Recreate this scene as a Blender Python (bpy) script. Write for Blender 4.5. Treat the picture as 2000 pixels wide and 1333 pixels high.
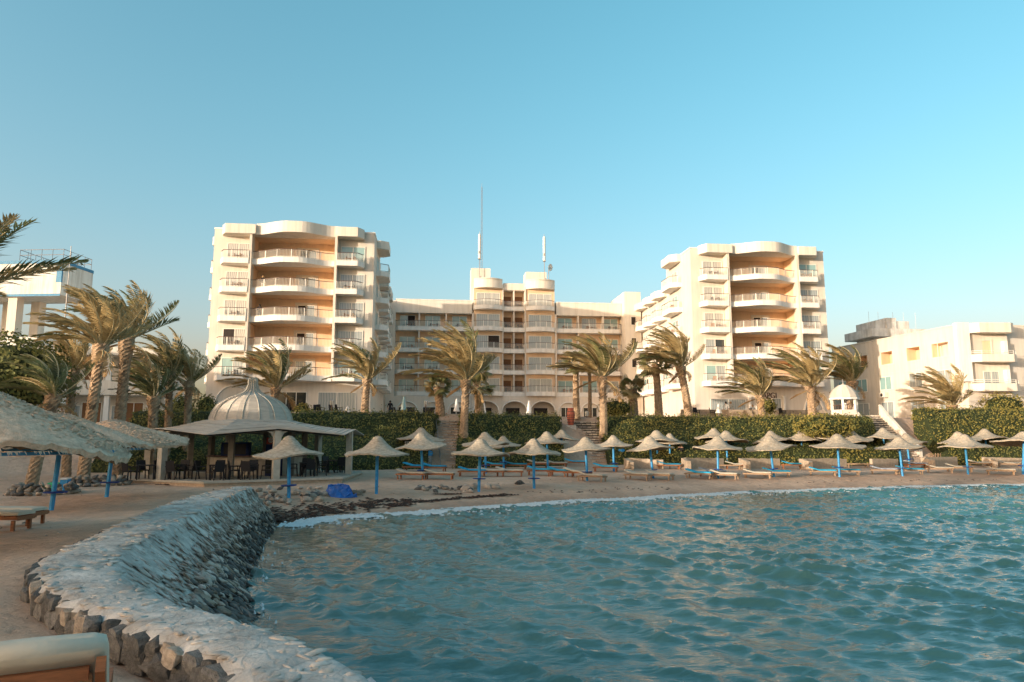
import bpy, math, random
import numpy as np
from mathutils import Vector, Matrix, noise as mnoise
for o in list(bpy.data.objects): bpy.data.objects.remove(o)
SC = bpy.context.scene
C = SC.collection
rnd = random.Random(7)
rad = math.radians

# ------------------------------------------------------------------ camera, sky, sun, exposure
FPX = 1400.0                      # focal length in pixels of the 2000 px wide photograph
PITCH = math.atan(188.5 / FPX)
cam = bpy.data.cameras.new('camera'); cam.sensor_width = 36.0; cam.lens = FPX / 2000 * 36.0
cam.clip_start = 0.05; cam.clip_end = 6000
camo = bpy.data.objects.new('camera', cam); C.objects.link(camo)
camo.location = (0, 0, 0); camo.rotation_euler = (rad(90) + PITCH, 0, 0)
SC.camera = camo
SUN_AZ = rad(232)                 # compass bearing of the sun seen from the scene (+Y is 0, +X is 90)
SUN_EL = rad(6.5)
SKY_STR = 0.15
world = bpy.data.worlds.new('World'); SC.world = world; world.use_nodes = True
wn = world.node_tree; wn.nodes.clear()
sky = wn.nodes.new('ShaderNodeTexSky'); sky.sky_type = 'NISHITA'; sky.sun_disc = False
sky.sun_elevation = rad(9); sky.sun_rotation = SUN_AZ
sky.air_density = 1.0; sky.dust_density = 4.0; sky.ozone_density = 1.0
# clear evening sky: the blue leans to turquoise, the contrast is soft
def wmath(op, x, y):
    n = wn.nodes.new('ShaderNodeMath'); n.operation = op
    for i, q in enumerate((x, y)):
        if isinstance(q, (int, float)): n.inputs[i].default_value = q
        else: wn.links.new(q, n.inputs[i])
    return n.outputs[0]
sp = wn.nodes.new('ShaderNodeSeparateColor'); wn.links.new(sky.outputs[0], sp.inputs[0])
dd = wmath('MAXIMUM', wmath('SUBTRACT', sp.outputs[2], sp.outputs[0]), 0.0)
cc = wn.nodes.new('ShaderNodeCombineColor')
SKY_GAMMA = .93; SKY_GAIN = (1.29, 1.155, 1.155)
for i, (k, g) in enumerate(zip((-.40, .25, .30), SKY_GAIN)):
    v = wmath('MAXIMUM', wmath('ADD', sp.outputs[i], wmath('MULTIPLY', dd, k)), 0.0)
    wn.links.new(wmath('MULTIPLY', wmath('POWER', v, SKY_GAMMA), g), cc.inputs[i])
bg = wn.nodes.new('ShaderNodeBackground'); bg.inputs[1].default_value = SKY_STR
wo = wn.nodes.new('ShaderNodeOutputWorld')
wn.links.new(cc.outputs[0], bg.inputs[0]); wn.links.new(bg.outputs[0], wo.inputs[0])
sun = bpy.data.lights.new('sun', 'SUN'); sun.energy = 2.8; sun.angle = rad(0.55); sun.color = (1.0, 0.85, 0.67)
suno = bpy.data.objects.new('sun', sun); C.objects.link(suno)
SUNV = Vector((math.sin(SUN_AZ) * math.cos(SUN_EL), math.cos(SUN_AZ) * math.cos(SUN_EL), math.sin(SUN_EL)))
suno.rotation_euler = SUNV.to_track_quat('Z', 'Y').to_euler(); suno.location = SUNV * 200
vs = SC.view_settings; vs.view_transform = 'Standard'; vs.look = 'None'; vs.gamma = 1.0; vs.use_curve_mapping = False
vs.exposure = 1.0
SC.render.engine = 'CYCLES'; SC.cycles.max_bounces = 6; SC.cycles.transparent_max_bounces = 12
SC.cycles.use_denoising = True

# ------------------------------------------------------------------ measuring helpers (where a sight line meets a level or a distance)
def ray(px, py):
    a = (px - 1000) / FPX; b = (666.5 - py) / FPX
    return (a, math.cos(PITCH) - b * math.sin(PITCH), math.sin(PITCH) + b * math.cos(PITCH))
def atY(px, py, Y):
    r = ray(px, py); k = Y / r[1]; return (r[0] * k, Y, r[2] * k)
def atZ(px, py, z):
    r = ray(px, py); k = z / r[2]; return (r[0] * k, r[1] * k, z)

# ------------------------------------------------------------------ mesh helpers
class MB:
    def __init__(s): s.v = []; s.f = []; s.m = []
    def add(s, vs, fs, m=0):
        n = len(s.v); s.v += [tuple(v) for v in vs]
        for f in fs: s.f.append(tuple(i + n for i in f)); s.m.append(m)
    def box(s, x0, x1, y0, y1, z0, z1, m=0):
        s.add([(x0,y0,z0),(x1,y0,z0),(x1,y1,z0),(x0,y1,z0),(x0,y0,z1),(x1,y0,z1),(x1,y1,z1),(x0,y1,z1)],
              [(0,3,2,1),(4,5,6,7),(0,1,5,4),(1,2,6,5),(2,3,7,6),(3,0,4,7)], m)
    def obox(s, p, q, w, h, m=0):          # a bar from p to q, w wide, h high
        p = Vector(p); q = Vector(q); d = (q - p).normalized()
        up = Vector((0,0,1)) if abs(d.z) < .95 else Vector((0,1,0))
        sx = d.cross(up).normalized() * w / 2; sz = sx.cross(d).normalized() * h / 2
        s.add([p-sx-sz,p+sx-sz,p+sx+sz,p-sx+sz,q-sx-sz,q+sx-sz,q+sx+sz,q-sx+sz],
              [(0,1,2,3),(7,6,5,4),(0,4,5,1),(1,5,6,2),(2,6,7,3),(3,7,4,0)], m)
    def tube(s, pts, r, n=8, m=0, cap=True):
        pts = [Vector(p) for p in pts]; R = r if isinstance(r, (list, tuple)) else [r] * len(pts)
        vs = []; fs = []; ref = None
        for i, p in enumerate(pts):
            d = (pts[min(i+1, len(pts)-1)] - pts[max(i-1, 0)]).normalized()
            if ref is None: ref = Vector((1,0,0)) if abs(d.x) < .9 else Vector((0,1,0))
            a = (ref - d * ref.dot(d)).normalized(); b = d.cross(a); ref = a
            for k in range(n):
                t = 2 * math.pi * k / n; vs.append(p + (a * math.cos(t) + b * math.sin(t)) * R[i])
        for i in range(len(pts) - 1):
            for k in range(n):
                fs.append((i*n+k, i*n+(k+1)%n, (i+1)*n+(k+1)%n, (i+1)*n+k))
        if cap: fs += [tuple(range(n-1,-1,-1)), tuple((len(pts)-1)*n+k for k in range(n))]
        s.add(vs, fs, m)
    def prism(s, poly, z0, z1, m=0):       # poly counter-clockwise in xy
        n = len(poly)
        s.add([(x,y,z0) for x,y in poly] + [(x,y,z1) for x,y in poly],
              [tuple(range(n-1,-1,-1)), tuple(range(n,2*n))] + [(i,(i+1)%n,n+(i+1)%n,n+i) for i in range(n)], m)
    def lathe(s, prof, n=24, c=(0,0,0), m=0, wob=None):
        vs = []; fs = []
        for j, (r, z) in enumerate(prof):
            for k in range(n):
                t = 2*math.pi*k/n; rr = r * (wob(k, j) if wob else 1)
                vs.append((c[0]+rr*math.cos(t), c[1]+rr*math.sin(t), c[2]+z))
        for j in range(len(prof)-1):
            for k in range(n): fs.append((j*n+k, j*n+(k+1)%n, (j+1)*n+(k+1)%n, (j+1)*n+k))
        s.add(vs, fs, m)
    def mesh(s, name, mats, smooth=False):
        me = bpy.data.meshes.new(name); me.from_pydata(s.v, [], s.f); 
        for mt in (mats if isinstance(mats, (list, tuple)) else [mats]): me.materials.append(mt)
        if any(s.m): me.polygons.foreach_set('material_index', s.m)
        if smooth: me.polygons.foreach_set('use_smooth', [True]*len(me.polygons))
        me.update(); return me
def put(name, me, parent=None, loc=(0,0,0), rot=(0,0,0), scale=(1,1,1)):
    o = bpy.data.objects.new(name, me); C.objects.link(o)
    o.location = loc; o.rotation_euler = rot; o.scale = scale
    if parent: o.parent = parent
    return o
def build(mb, name, mats, parent=None, smooth=False, **k): return put(name, mb.mesh(name, mats, smooth), parent, **k)
def tag(o, label=None, cat=None, group=None, kind=None):
    for k, v in (('label', label), ('category', cat), ('group', group), ('kind', kind)):
        if v: o[k] = v
    return o
def thing(name, label, cat, loc=(0,0,0), rz=0, group=None):
    o = bpy.data.objects.new(name, None); C.objects.link(o); o.location = loc; o.rotation_euler = (0,0,rz)
    o.empty_display_size = .2
    return tag(o, label, cat, group)
KIDS = {}
def copy_tree(o, label=None, loc=None, rz=None, parent=None):
    c = o.copy(); C.objects.link(c)
    if parent: c.parent = parent
    if label: c['label'] = label
    if loc is not None: c.location = loc
    if rz is not None: c.rotation_euler = (0, 0, rz)
    for ch in list(o.children): copy_tree(ch, parent=c)
    return c
def resample(pts, n):
    P = np.array(pts, float); d = np.r_[0, np.cumsum(np.linalg.norm(np.diff(P, axis=0), axis=1))]
    t = np.linspace(0, d[-1], n)
    return np.stack([np.interp(t, d, P[:, k]) for k in range(P.shape[1])], 1)
def smooth_path(pts, n, it=2):
    P = [np.array(p, float) for p in pts]
    for _ in range(it):
        Q = [P[0]]
        for a, b in zip(P[:-1], P[1:]): Q += [a*.75+b*.25, a*.25+b*.75]
        P = Q + [P[-1]]
    return resample(P, n)

# ------------------------------------------------------------------ materials
def mat(name, col, rough=.85, var=.12, scale=3.0, bump=.0, bscale=30.0, spec=.3, obj_var=0.0, stretch=(1,1,1), detail=5, col2=None, metallic=0, trans=0):
    m = bpy.data.materials.new(name); m.use_nodes = True; nt = m.node_tree; N = nt.nodes; L = nt.links
    b = N['Principled BSDF']; b.inputs['Roughness'].default_value = rough; b.inputs['Metallic'].default_value = metallic
    b.inputs['Specular IOR Level'].default_value = spec
    tc = N.new('ShaderNodeTexCoord'); mp = N.new('ShaderNodeMapping'); mp.inputs['Scale'].default_value = stretch
    L.new(tc.outputs['Object'], mp.inputs[0])
    ns = N.new('ShaderNodeTexNoise'); ns.inputs['Scale'].default_value = scale; ns.inputs['Detail'].default_value = detail
    ns.inputs['Roughness'].default_value = .62
    L.new(mp.outputs[0], ns.inputs['Vector'])
    rp = N.new('ShaderNodeValToRGB'); rp.color_ramp.elements[0].position = .3; rp.color_ramp.elements[1].position = .7
    c2 = col2 or tuple(min(1, c*(1+var)) for c in col); c1 = tuple(c*(1-var) for c in col) if not col2 else col
    rp.color_ramp.elements[0].color = (*c1, 1); rp.color_ramp.elements[1].color = (*c2, 1)
    L.new(ns.outputs['Fac'], rp.inputs[0]); out = rp.outputs[0]
    if obj_var:
        oi = N.new('ShaderNodeObjectInfo'); mr = N.new('ShaderNodeMapRange')
        mr.inputs[3].default_value = 1-obj_var; mr.inputs[4].default_value = 1+obj_var
        L.new(oi.outputs['Random'], mr.inputs[0])
        mx = N.new('ShaderNodeVectorMath'); mx.operation = 'SCALE'; L.new(out, mx.inputs[0]); L.new(mr.outputs[0], mx.inputs['Scale']); out = mx.outputs[0]
    L.new(out, b.inputs['Base Color'])
    if bump:
        n2 = N.new('ShaderNodeTexNoise'); n2.inputs['Scale'].default_value = bscale; n2.inputs['Detail'].default_value = 6
        L.new(mp.outputs[0], n2.inputs['Vector'])
        bp = N.new('ShaderNodeBump'); bp.inputs['Strength'].default_value = bump; bp.inputs['Distance'].default_value = .05
        L.new(n2.outputs['Fac'], bp.inputs['Height']); L.new(bp.outputs[0], b.inputs['Normal'])
    if trans:
        tr = N.new('ShaderNodeBsdfTranslucent'); L.new(out, tr.inputs[0]); ms = N.new('ShaderNodeMixShader'); ms.inputs[0].default_value = trans
        L.new(b.outputs[0], ms.inputs[1]); L.new(tr.outputs[0], ms.inputs[2]); L.new(ms.outputs[0], N['Material Output'].inputs[0])
    return m
M = {}
M['wall'] = mat('cream render', (.68,.61,.525), .9, .06, .35, .15, 14)
M['wall_pale'] = mat('pale render', (.71,.65,.565), .9, .05, .4, .12, 14)
M['peach'] = mat('apricot render', (.74,.53,.35), .9, .06, .5, .1, 14)
M['white'] = mat('white paint', (.78,.75,.70), .7, .05, 1.2, .08, 20)
M['white_metal'] = mat('white enamel', (.78,.74,.66), .45, .04, 4)
M['rail'] = mat('brown handrail', (.10,.06,.05), .5, .2, 6)
M['grey_conc'] = mat('bare concrete', (.66,.62,.57), .95, .22, .8, .3, 10)
M['water_white'] = mat('chalky white render', (.66,.66,.62), .95, .10, .5, .15, 9)
M['blue_trim'] = mat('blue trim paint', (.06,.22,.37), .6, .2, 3)
M['blue'] = mat('bright blue paint', (.02,.25,.53), .5, .30, 5, .05, 30, .5)
M['blue_dk'] = mat('dark blue paint', (.02,.05,.22), .5, .2, 5)
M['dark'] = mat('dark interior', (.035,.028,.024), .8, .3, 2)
M['brown'] = mat('brown joinery', (.22,.10,.04), .6, .2, 3)
def glass(name, col, rough=.06, bands=0, col2=None):
    m = mat(name, col, rough, .1, 1.2, spec=.9)
    if bands:
        nt = m.node_tree; N = nt.nodes; L = nt.links; tc = N.new('ShaderNodeTexCoord'); wv = N.new('ShaderNodeTexWave')
        wv.inputs['Scale'].default_value = bands; wv.inputs['Distortion'].default_value = 2.5; wv.inputs['Detail'].default_value = 2
        L.new(tc.outputs['Object'], wv.inputs[0]); rp = N.new('ShaderNodeValToRGB')
        rp.color_ramp.elements[0].color = (*col,1); rp.color_ramp.elements[1].color = (*(col2 or col),1)
        L.new(wv.outputs['Fac'], rp.inputs[0]); L.new(rp.outputs[0], N['Principled BSDF'].inputs['Base Color'])
    return m
M['pane_curtain'] = glass('pane over pale curtain', (.26,.26,.24), .1, 1.6, (.58,.56,.50))
M['pane_teal'] = glass('teal tinted pane', (.27,.42,.41))
M['pane_grey'] = glass('grey pane', (.27,.31,.31), .06, 1.1, (.40,.42,.41))
M['pane_dark'] = glass('dark pane', (.03,.035,.035), .05)
M['straw'] = mat('woven straw', (.42,.36,.28), .95, .34, 6, .8, 34, .1, .10, stretch=(1,1,3))
M['straw_pale'] = mat('bleached straw', (.66,.48,.345), .95, .24, 8, .7, 40, .1, .06)
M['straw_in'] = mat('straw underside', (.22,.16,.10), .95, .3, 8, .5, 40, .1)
M['wood'] = mat('varnished wood', (.27,.105,.045), .6, .35, 4, .2, 30, .3, .15, stretch=(1,8,8))
M['wood_pale'] = mat('sun bleached wood', (.31,.205,.13), .75, .25, 4, .2, 30, .3, .15, stretch=(1,8,8))
M['cream_pad'] = mat('cream canvas', (.52,.47,.38), .9, .10, 3, .15, 18, .2, .08)
M['blue_pad'] = mat('blue canvas', (.03,.31,.50), .85, .2, 3, .1, 18, .2, .25)
M['towel'] = mat('striped towel', (.06,.11,.22), .95, .3, 9, col2=(.60,.62,.62), stretch=(1,6,1))
M['black_plastic'] = mat('black plastic', (.014,.014,.017), .5, .2, 5)
M['white_plastic'] = mat('white plastic', (.70,.70,.68), .4, .05, 5)
M['canvas_white'] = mat('white canvas', (.72,.70,.66), .85, .08, 3)
M['stone'] = mat('beach stone', (.33,.27,.21), .9, .35, 3.5, .5, 18, .2, .3)
M['stone_pale'] = mat('mortared stone', (.46,.40,.34), .95, .26, 2.6, .6, 14, .15, .16)
M['stone_dark'] = mat('dark sea stone', (.115,.108,.098), .75, .5, 4, .6, 16, .4, .4)
M['stone_wet'] = mat('wet weedy stone', (.035,.033,.028), .32, .5, 4, .5, 16, .6, .4)
M['mortar'] = mat('whitewashed mortar', (.44,.41,.38), .95, .24, 2.2, .45, 16, .1, detail=10, col2=(.64,.60,.56))
def crusted(m):                     # flat stones under the whitewash: their joints and the worn patches
    nt = m.node_tree; N = nt.nodes; L = nt.links; b = N['Principled BSDF']; tc = N.new('ShaderNodeTexCoord')
    wn_ = N.new('ShaderNodeTexNoise'); wn_.inputs['Scale'].default_value = 5; wn_.inputs['Detail'].default_value = 4; L.new(tc.outputs['Object'], wn_.inputs['Vector'])
    wm_ = N.new('ShaderNodeVectorMath'); wm_.operation = 'MULTIPLY_ADD'; wm_.inputs[1].default_value = (.25,.25,.25); L.new(wn_.outputs['Color'], wm_.inputs[0]); L.new(tc.outputs['Object'], wm_.inputs[2])
    vo = N.new('ShaderNodeTexVoronoi'); vo.feature = 'DISTANCE_TO_EDGE'; vo.inputs['Scale'].default_value = 4.6; L.new(wm_.outputs[0], vo.inputs['Vector'])
    vc = N.new('ShaderNodeTexVoronoi'); vc.inputs['Scale'].default_value = 4.6; L.new(wm_.outputs[0], vc.inputs['Vector'])
    rp = N.new('ShaderNodeValToRGB'); rp.color_ramp.elements[0].position = 0; rp.color_ramp.elements[1].position = .09
    rp.color_ramp.elements[0].color = (.80,.79,.78,1); rp.color_ramp.elements[1].color = (1,1,1,1); L.new(vo.outputs['Distance'], rp.inputs[0])
    n3 = N.new('ShaderNodeTexNoise'); n3.inputs['Scale'].default_value = 1.3; n3.inputs['Detail'].default_value = 8; n3.inputs['Roughness'].default_value = .72; L.new(tc.outputs['Object'], n3.inputs['Vector'])
    r3 = N.new('ShaderNodeValToRGB'); r3.color_ramp.elements[0].position = .36; r3.color_ramp.elements[1].position = .56
    r3.color_ramp.elements[0].color = (.60,.58,.54,1); r3.color_ramp.elements[1].color = (1.04,1.03,1.0,1); L.new(n3.outputs['Fac'], r3.inputs[0])
    src = b.inputs['Base Color'].links[0].from_socket; out = src
    mr = N.new('ShaderNodeMapRange'); mr.inputs[3].default_value = .80; mr.inputs[4].default_value = 1.12; sx = N.new('ShaderNodeSeparateColor'); L.new(vc.outputs['Color'], sx.inputs[0]); L.new(sx.outputs[0], mr.inputs[0])
    for q in (rp.outputs[0], r3.outputs[0], mr.outputs[0]):
        mx = N.new('ShaderNodeMix'); mx.data_type = 'RGBA'; mx.blend_type = 'MULTIPLY'; mx.inputs[0].default_value = .85; L.new(out, mx.inputs[6]); L.new(q, mx.inputs[7]); out = mx.outputs[2]
    L.new(out, b.inputs['Base Color'])
    old = b.inputs['Normal'].links[0].from_node; b2 = N.new('ShaderNodeBump'); b2.inputs['Strength'].default_value = .4; b2.inputs['Distance'].default_value = .03; L.new(rp.outputs[0], b2.inputs['Height']); L.new(old.outputs[0], b2.inputs['Normal']); L.new(b2.outputs[0], b.inputs['Normal'])
crusted(M['mortar'])
M['shelter'] = mat('sandy masonry', (.40,.315,.235), .95, .2, 5, .6, 20, .1, .1)
M['step'] = mat('stone step', (.50,.44,.37), .95, .25, 4, .5, 14, .1, .32)
M['terracotta'] = mat('red glazed clay', (.48,.115,.06), .45, .2, 5, .1, 20, .5)
M['roof_slat'] = mat('bleached roof boards', (.48,.43,.37), .9, .15, 2, .3, 20, .15, .06, stretch=(1,1,6))
M['roof_under'] = mat('dark soffit', (.20,.18,.15), .95, .2, 3)  # darker than the roof boards and the outer posts
M['post'] = mat('pale timber post', (.44,.40,.33), .9, .15, 4, .3, 20)
M['leaf'] = mat('hedge leaf', (.085,.105,.030), .7, .5, .7, col2=(.20,.19,.06), trans=.2, spec=.25)
M['leaf_gold'] = mat('gold and sunlit leaf', (.20,.185,.045), .7, .4, .9, col2=(.34,.27,.075), trans=.25, spec=.25)  # gold leaf of pale shrubs; also paints the sunlit yellow of hedges
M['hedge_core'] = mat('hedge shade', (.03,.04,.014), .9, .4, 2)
M['frond_green'] = mat('green palm leaf', (.165,.17,.07), .55, .35, 2, obj_var=.3, trans=.3, spec=.35)
M['frond_olive'] = mat('dry sunlit palm leaf', (.42,.32,.155), .6, .3, 2, obj_var=.25, trans=.35, spec=.3)  # dry olive leaf with the gold of sunlit fronds in its colour
M['frond_dry'] = mat('dead palm leaf', (.42,.27,.13), .75, .3, 2, obj_var=.25, trans=.2, spec=.2)
M['rachis'] = mat('palm leaf stalk', (.42,.35,.20), .6, .2, 3)
M['trunk'] = mat('palm bark', (.36,.255,.165), .95, .4, 5, .8, 16, .1, .15)
M['boot'] = mat('grey leaf bases', (.25,.20,.15), .95, .4, 5, .8, 20, .1, .1)
M['metal'] = mat('galvanised steel', (.33,.31,.30), .5, .15, 5, metallic=.3)
M['red'] = mat('red paint', (.32,.05,.035), .5, .1, 4)
M['green_plastic'] = mat('green plastic', (.05,.42,.20), .5, .1, 4)
M['tarp'] = mat('blue tarpaulin', (.01,.13,.48), .4, .25, 3, .2, 8, .5)
M['weed'] = mat('drift weed', (.040,.022,.014), .7, .4, 6)
M['skin'] = mat('skin', (.42,.24,.16), .6, .05)
M['hair'] = mat('fair hair', (.36,.22,.10), .7, .2)
M['hair_dk'] = mat('dark hair', (.02,.014,.01), .6, .2)
M['cloth_black'] = mat('black cloth', (.014,.014,.016), .9, .2)
M['cloth_white'] = mat('pale cloth', (.55,.52,.47), .9, .1)
M['cloth_blue'] = mat('navy cloth', (.010,.022,.075), .9, .2)
M['orange'] = mat('orange flowers', (.50,.16,.02), .7, .4, 8)

def streaked(m, amt=.16, cells=1.0):          # rain streaks and patchy repainting on rendered walls
    nt = m.node_tree; N = nt.nodes; L = nt.links; b = N['Principled BSDF']; tc = N.new('ShaderNodeTexCoord'); mp = N.new('ShaderNodeMapping'); mp.inputs['Scale'].default_value = (1.6,1.6,.09)
    L.new(tc.outputs['Object'], mp.inputs[0]); n_ = N.new('ShaderNodeTexNoise'); n_.inputs['Scale'].default_value = 1.4; n_.inputs['Detail'].default_value = 8; n_.inputs['Roughness'].default_value = .7; L.new(mp.outputs[0], n_.inputs['Vector'])
    rp = N.new('ShaderNodeValToRGB'); rp.color_ramp.elements[0].position = .33; rp.color_ramp.elements[1].position = .55; rp.color_ramp.elements[0].color = (1-amt, 1-amt*1.1, 1-amt*1.25, 1); rp.color_ramp.elements[1].color = (1,1,1,1); L.new(n_.outputs['Fac'], rp.inputs[0])
    mx = N.new('ShaderNodeMix'); mx.data_type = 'RGBA'; mx.blend_type = 'MULTIPLY'; mx.inputs[0].default_value = 1; L.new(b.inputs['Base Color'].links[0].from_socket, mx.inputs[6]); L.new(rp.outputs[0], mx.inputs[7]); L.new(mx.outputs[2], b.inputs['Base Color'])
for k_, a_ in (('wall',.13),('wall_pale',.15),('white',.14),('water_white',.28),('grey_conc',.3),('peach',.10)): streaked(M[k_], a_)

# ------------------------------------------------------------------ terrain and water
WATER = -3.1
TOPZ = -1.72
OUT = [atZ(*p, TOPZ)[:2] for p in ((455,952),(380,968),(300,992),(200,1040),(110,1077),(70,1100),(74,1130),(95,1148),(165,1182),(258,1217),(350,1250),(447,1290),(520,1333))] + [(-.7,3.4),(.4,1.2),(1.6,-2.5),(3,-10),(5,-30)]
INN = [atZ(*p, TOPZ)[:2] for p in ((492,952),(455,968),(395,995),(315,1035),(245,1075),(222,1100),(228,1120),(252,1142),(330,1177),(440,1208),(545,1240),(640,1282),(705,1320))] + [(-.15,4.1),(1.1,2.0),(2.5,-1.8),(4,-9.5),(6,-29)]
WAT = [(-8.5,26.4),(-7.7,23),(-6.5,18.5),(-5.2,14.5),(-4.5,12.8),(-4.3,12.2),(-4.1,11.6),(-3.8,11.0),(-2.7,9.6),(-1.5,8.3),(-.6,7.2),(.2,6.2),(.8,5.4),(1.8,4.6),(2.9,2.9),(4.1,-1),(6,-9),(8,-28)]
NS = 150
OUTs, INNs, WATs = (smooth_path(p, NS) for p in (OUT, INN, WAT))
MID = INNs * .5 + WATs * .5
BEACH = [tuple(WATs[0])] + [atZ(*p, WATER)[:2] for p in ((600,1015),(700,1008),(820,1000),(940,993),(1040,985),(1200,975),(1400,965),(1600,957),(1800,951),(2000,947))] + [(42,50),(70,66),(300,170)]
wallpath = [tuple(p) for p in MID[::-1]]
POLY = [(30,-400)] + wallpath + BEACH[1:] + [(400,-400)]
SEGW = [((30,-400), wallpath[0])] + list(zip(wallpath[:-1], wallpath[1:]))
bpts = [wallpath[-1]] + [tuple(map(float, p)) for p in BEACH[1:]]
SEGB = list(zip(bpts[:-1], bpts[1:]))
def segdist(P, segs):
    d = np.full(len(P), 1e9)
    for a, b in segs:
        a = np.array(a, float); b = np.array(b, float); ab = b - a
        t = np.clip(((P - a) @ ab) / max(ab @ ab, 1e-9), 0, 1)
        q = P - (a + t[:, None] * ab); d = np.minimum(d, np.hypot(q[:, 0], q[:, 1]))
    return d
def inpoly(P, poly):
    x, y = P[:, 0], P[:, 1]; c = np.zeros(len(P), bool); n = len(poly)
    for i in range(n):
        (x1, y1), (x2, y2) = poly[i], poly[(i+1) % n]
        if y1 == y2: continue
        k = ((y1 > y) != (y2 > y)) & (x < (x2 - x1) * (y - y1) / (y2 - y1) + x1); c ^= k
    return c
HX = [-80,-45,-25,-14,-4,7,20,35,60,120]; HY = [42,44,47,50,54,61,61.5,62,66,80]
def hedge_y(x): return np.interp(x, HX, HY)
def terrace(x): return np.interp(x, [-60,-32,-24,200], [.4,.6,2.0,2.0])
def ground(P):
    P = np.atleast_2d(np.array(P, float)); dw = segdist(P, SEGW[::3] if len(P) > 5000 else SEGW); db = segdist(P, SEGB); sea = inpoly(P, POLY)
    lw = -1.98 - .33 * np.clip((dw - 2) / 10, 0, 1) - 1.2 * np.exp(-(dw / 1.0) ** 2)
    lb = WATER + .46 * (1 - np.exp(-db / 2.4)) + .020 * np.clip(db, 0, 24)
    w = db ** 2 / (dw ** 2 + db ** 2 + 1e-6)
    land = lw * w + lb * (1 - w)
    sw = -2.4 - 1.3 * np.clip(dw, 0, .75) - .085 * np.clip(dw - .75, 0, 40); sb = WATER - .085 * np.clip(db, 0, 40)
    s = np.minimum(sb, sw)
    h = np.where(sea, s, land)
    x, y = P[:, 0], P[:, 1]
    t = np.clip((y - hedge_y(x) - .8) / 7.0, 0, 1)
    return h + (terrace(x) - h) * t
def gz(x, y): return float(ground([(x, y)])[0])
def hit(px, py, y0=4, y1=75):
    r = ray(px, py); Y = np.linspace(y0, y1, 1400); k = Y / r[1]
    P = np.stack([r[0]*k, Y], 1); z = r[2]*k; g = ground(P); i = int(np.argmax(z < g))
    return (P[i, 0], P[i, 1], g[i])

def axis(*spans):
    out = []
    for a, b, st in spans: out += list(np.arange(a, b, st))
    return np.array(out + [spans[-1][1]])
def grid_mesh(name, xs, ys, zf, mats, attr=None, keep=None, disp=None):
    X, Y = np.meshgrid(xs, ys); P = np.stack([X.ravel(), Y.ravel()], 1)
    Z = zf(P); nx, ny = len(xs), len(ys)
    V = np.column_stack([P, Z])
    if disp is not None: V = disp(V)
    idx = np.arange(nx * ny).reshape(ny, nx)
    F = np.stack([idx[:-1,:-1], idx[:-1,1:], idx[1:,1:], idx[1:,:-1]], -1).reshape(-1, 4)
    if keep is not None: F = F[keep(V[F].mean(1))]
    me = bpy.data.meshes.new(name); me.vertices.add(len(V)); me.vertices.foreach_set('co', V.ravel())
    me.loops.add(F.size); me.loops.foreach_set('vertex_index', F.ravel())
    me.polygons.add(len(F)); me.polygons.foreach_set('loop_start', np.arange(0, F.size, 4)); me.polygons.foreach_set('loop_total', np.full(len(F), 4))
    me.polygons.foreach_set('use_smooth', np.ones(len(F), bool)); me.materials.append(mats); me.update(calc_edges=True)
    if attr is not None:
        a = me.attributes.new('depth', 'FLOAT', 'POINT'); a.data.foreach_set('value', attr(V))
    return me

def nz(P, s, seed=0):               # cheap tiling-free value noise from sines
    x, y = P[:, 0] * s, P[:, 1] * s; r = np.random.RandomState(seed); o = np.zeros(len(P))
    for i in range(7):
        a, f, p = r.uniform(0, 6.28), r.uniform(.6, 2.2), r.uniform(0, 6.28); o += np.sin(f * (x*math.cos(a) + y*math.sin(a)) + p + 1.3*np.sin(f*.7*(x*math.sin(a) - y*math.cos(a)) + p*2))
    return o / 7
# sand: dry, damp near the water
ms = bpy.data.materials.new('sand'); ms.use_nodes = True; nt = ms.node_tree; N = nt.nodes; L = nt.links; b = N['Principled BSDF']
b.inputs['Roughness'].default_value = .95; b.inputs['Specular IOR Level'].default_value = .15
tc = N.new('ShaderNodeTexCoord')
n1 = N.new('ShaderNodeTexNoise'); n1.inputs['Scale'].default_value = .45; n1.inputs['Detail'].default_value = 9; n1.inputs['Roughness'].default_value = .65
n2 = N.new('ShaderNodeTexNoise'); n2.inputs['Scale'].default_value = 3.2; n2.inputs['Detail'].default_value = 8; n2.inputs['Roughness'].default_value = .7
n3 = N.new('ShaderNodeTexVoronoi'); n3.inputs['Scale'].default_value = 2.4
for n in (n1, n2, n3): L.new(tc.outputs['Object'], n.inputs['Vector'])
rp = N.new('ShaderNodeValToRGB'); rp.color_ramp.elements[0].position = .32; rp.color_ramp.elements[1].position = .7
rp.color_ramp.elements[0].color = (.49,.335,.24,1); rp.color_ramp.elements[1].color = (.65,.465,.34,1); L.new(n1.outputs['Fac'], rp.inputs[0])
r2 = N.new('ShaderNodeValToRGB'); r2.color_ramp.elements[0].position = .25; r2.color_ramp.elements[1].position = .5
r2.color_ramp.elements[0].color = (.62,.60,.57,1); r2.color_ramp.elements[1].color = (1,1,1,1); L.new(n2.outputs['Fac'], r2.inputs[0])
mu = N.new('ShaderNodeMix'); mu.data_type = 'RGBA'; mu.blend_type = 'MULTIPLY'; mu.inputs[0].default_value = .8; L.new(rp.outputs[0], mu.inputs[6]); L.new(r2.outputs[0], mu.inputs[7])
at = N.new('ShaderNodeAttribute'); at.attribute_name = 'depth'
wr = N.new('ShaderNodeMapRange'); wr.inputs[1].default_value = -.08; wr.inputs[2].default_value = .30; wr.inputs[3].default_value = .52; wr.inputs[4].default_value = 1.0
nw = N.new('ShaderNodeMath'); nw.operation = 'MULTIPLY_ADD'; nw.inputs[1].default_value = .25; L.new(n1.outputs['Fac'], nw.inputs[0]); L.new(at.outputs['Fac'], nw.inputs[2])
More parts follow.
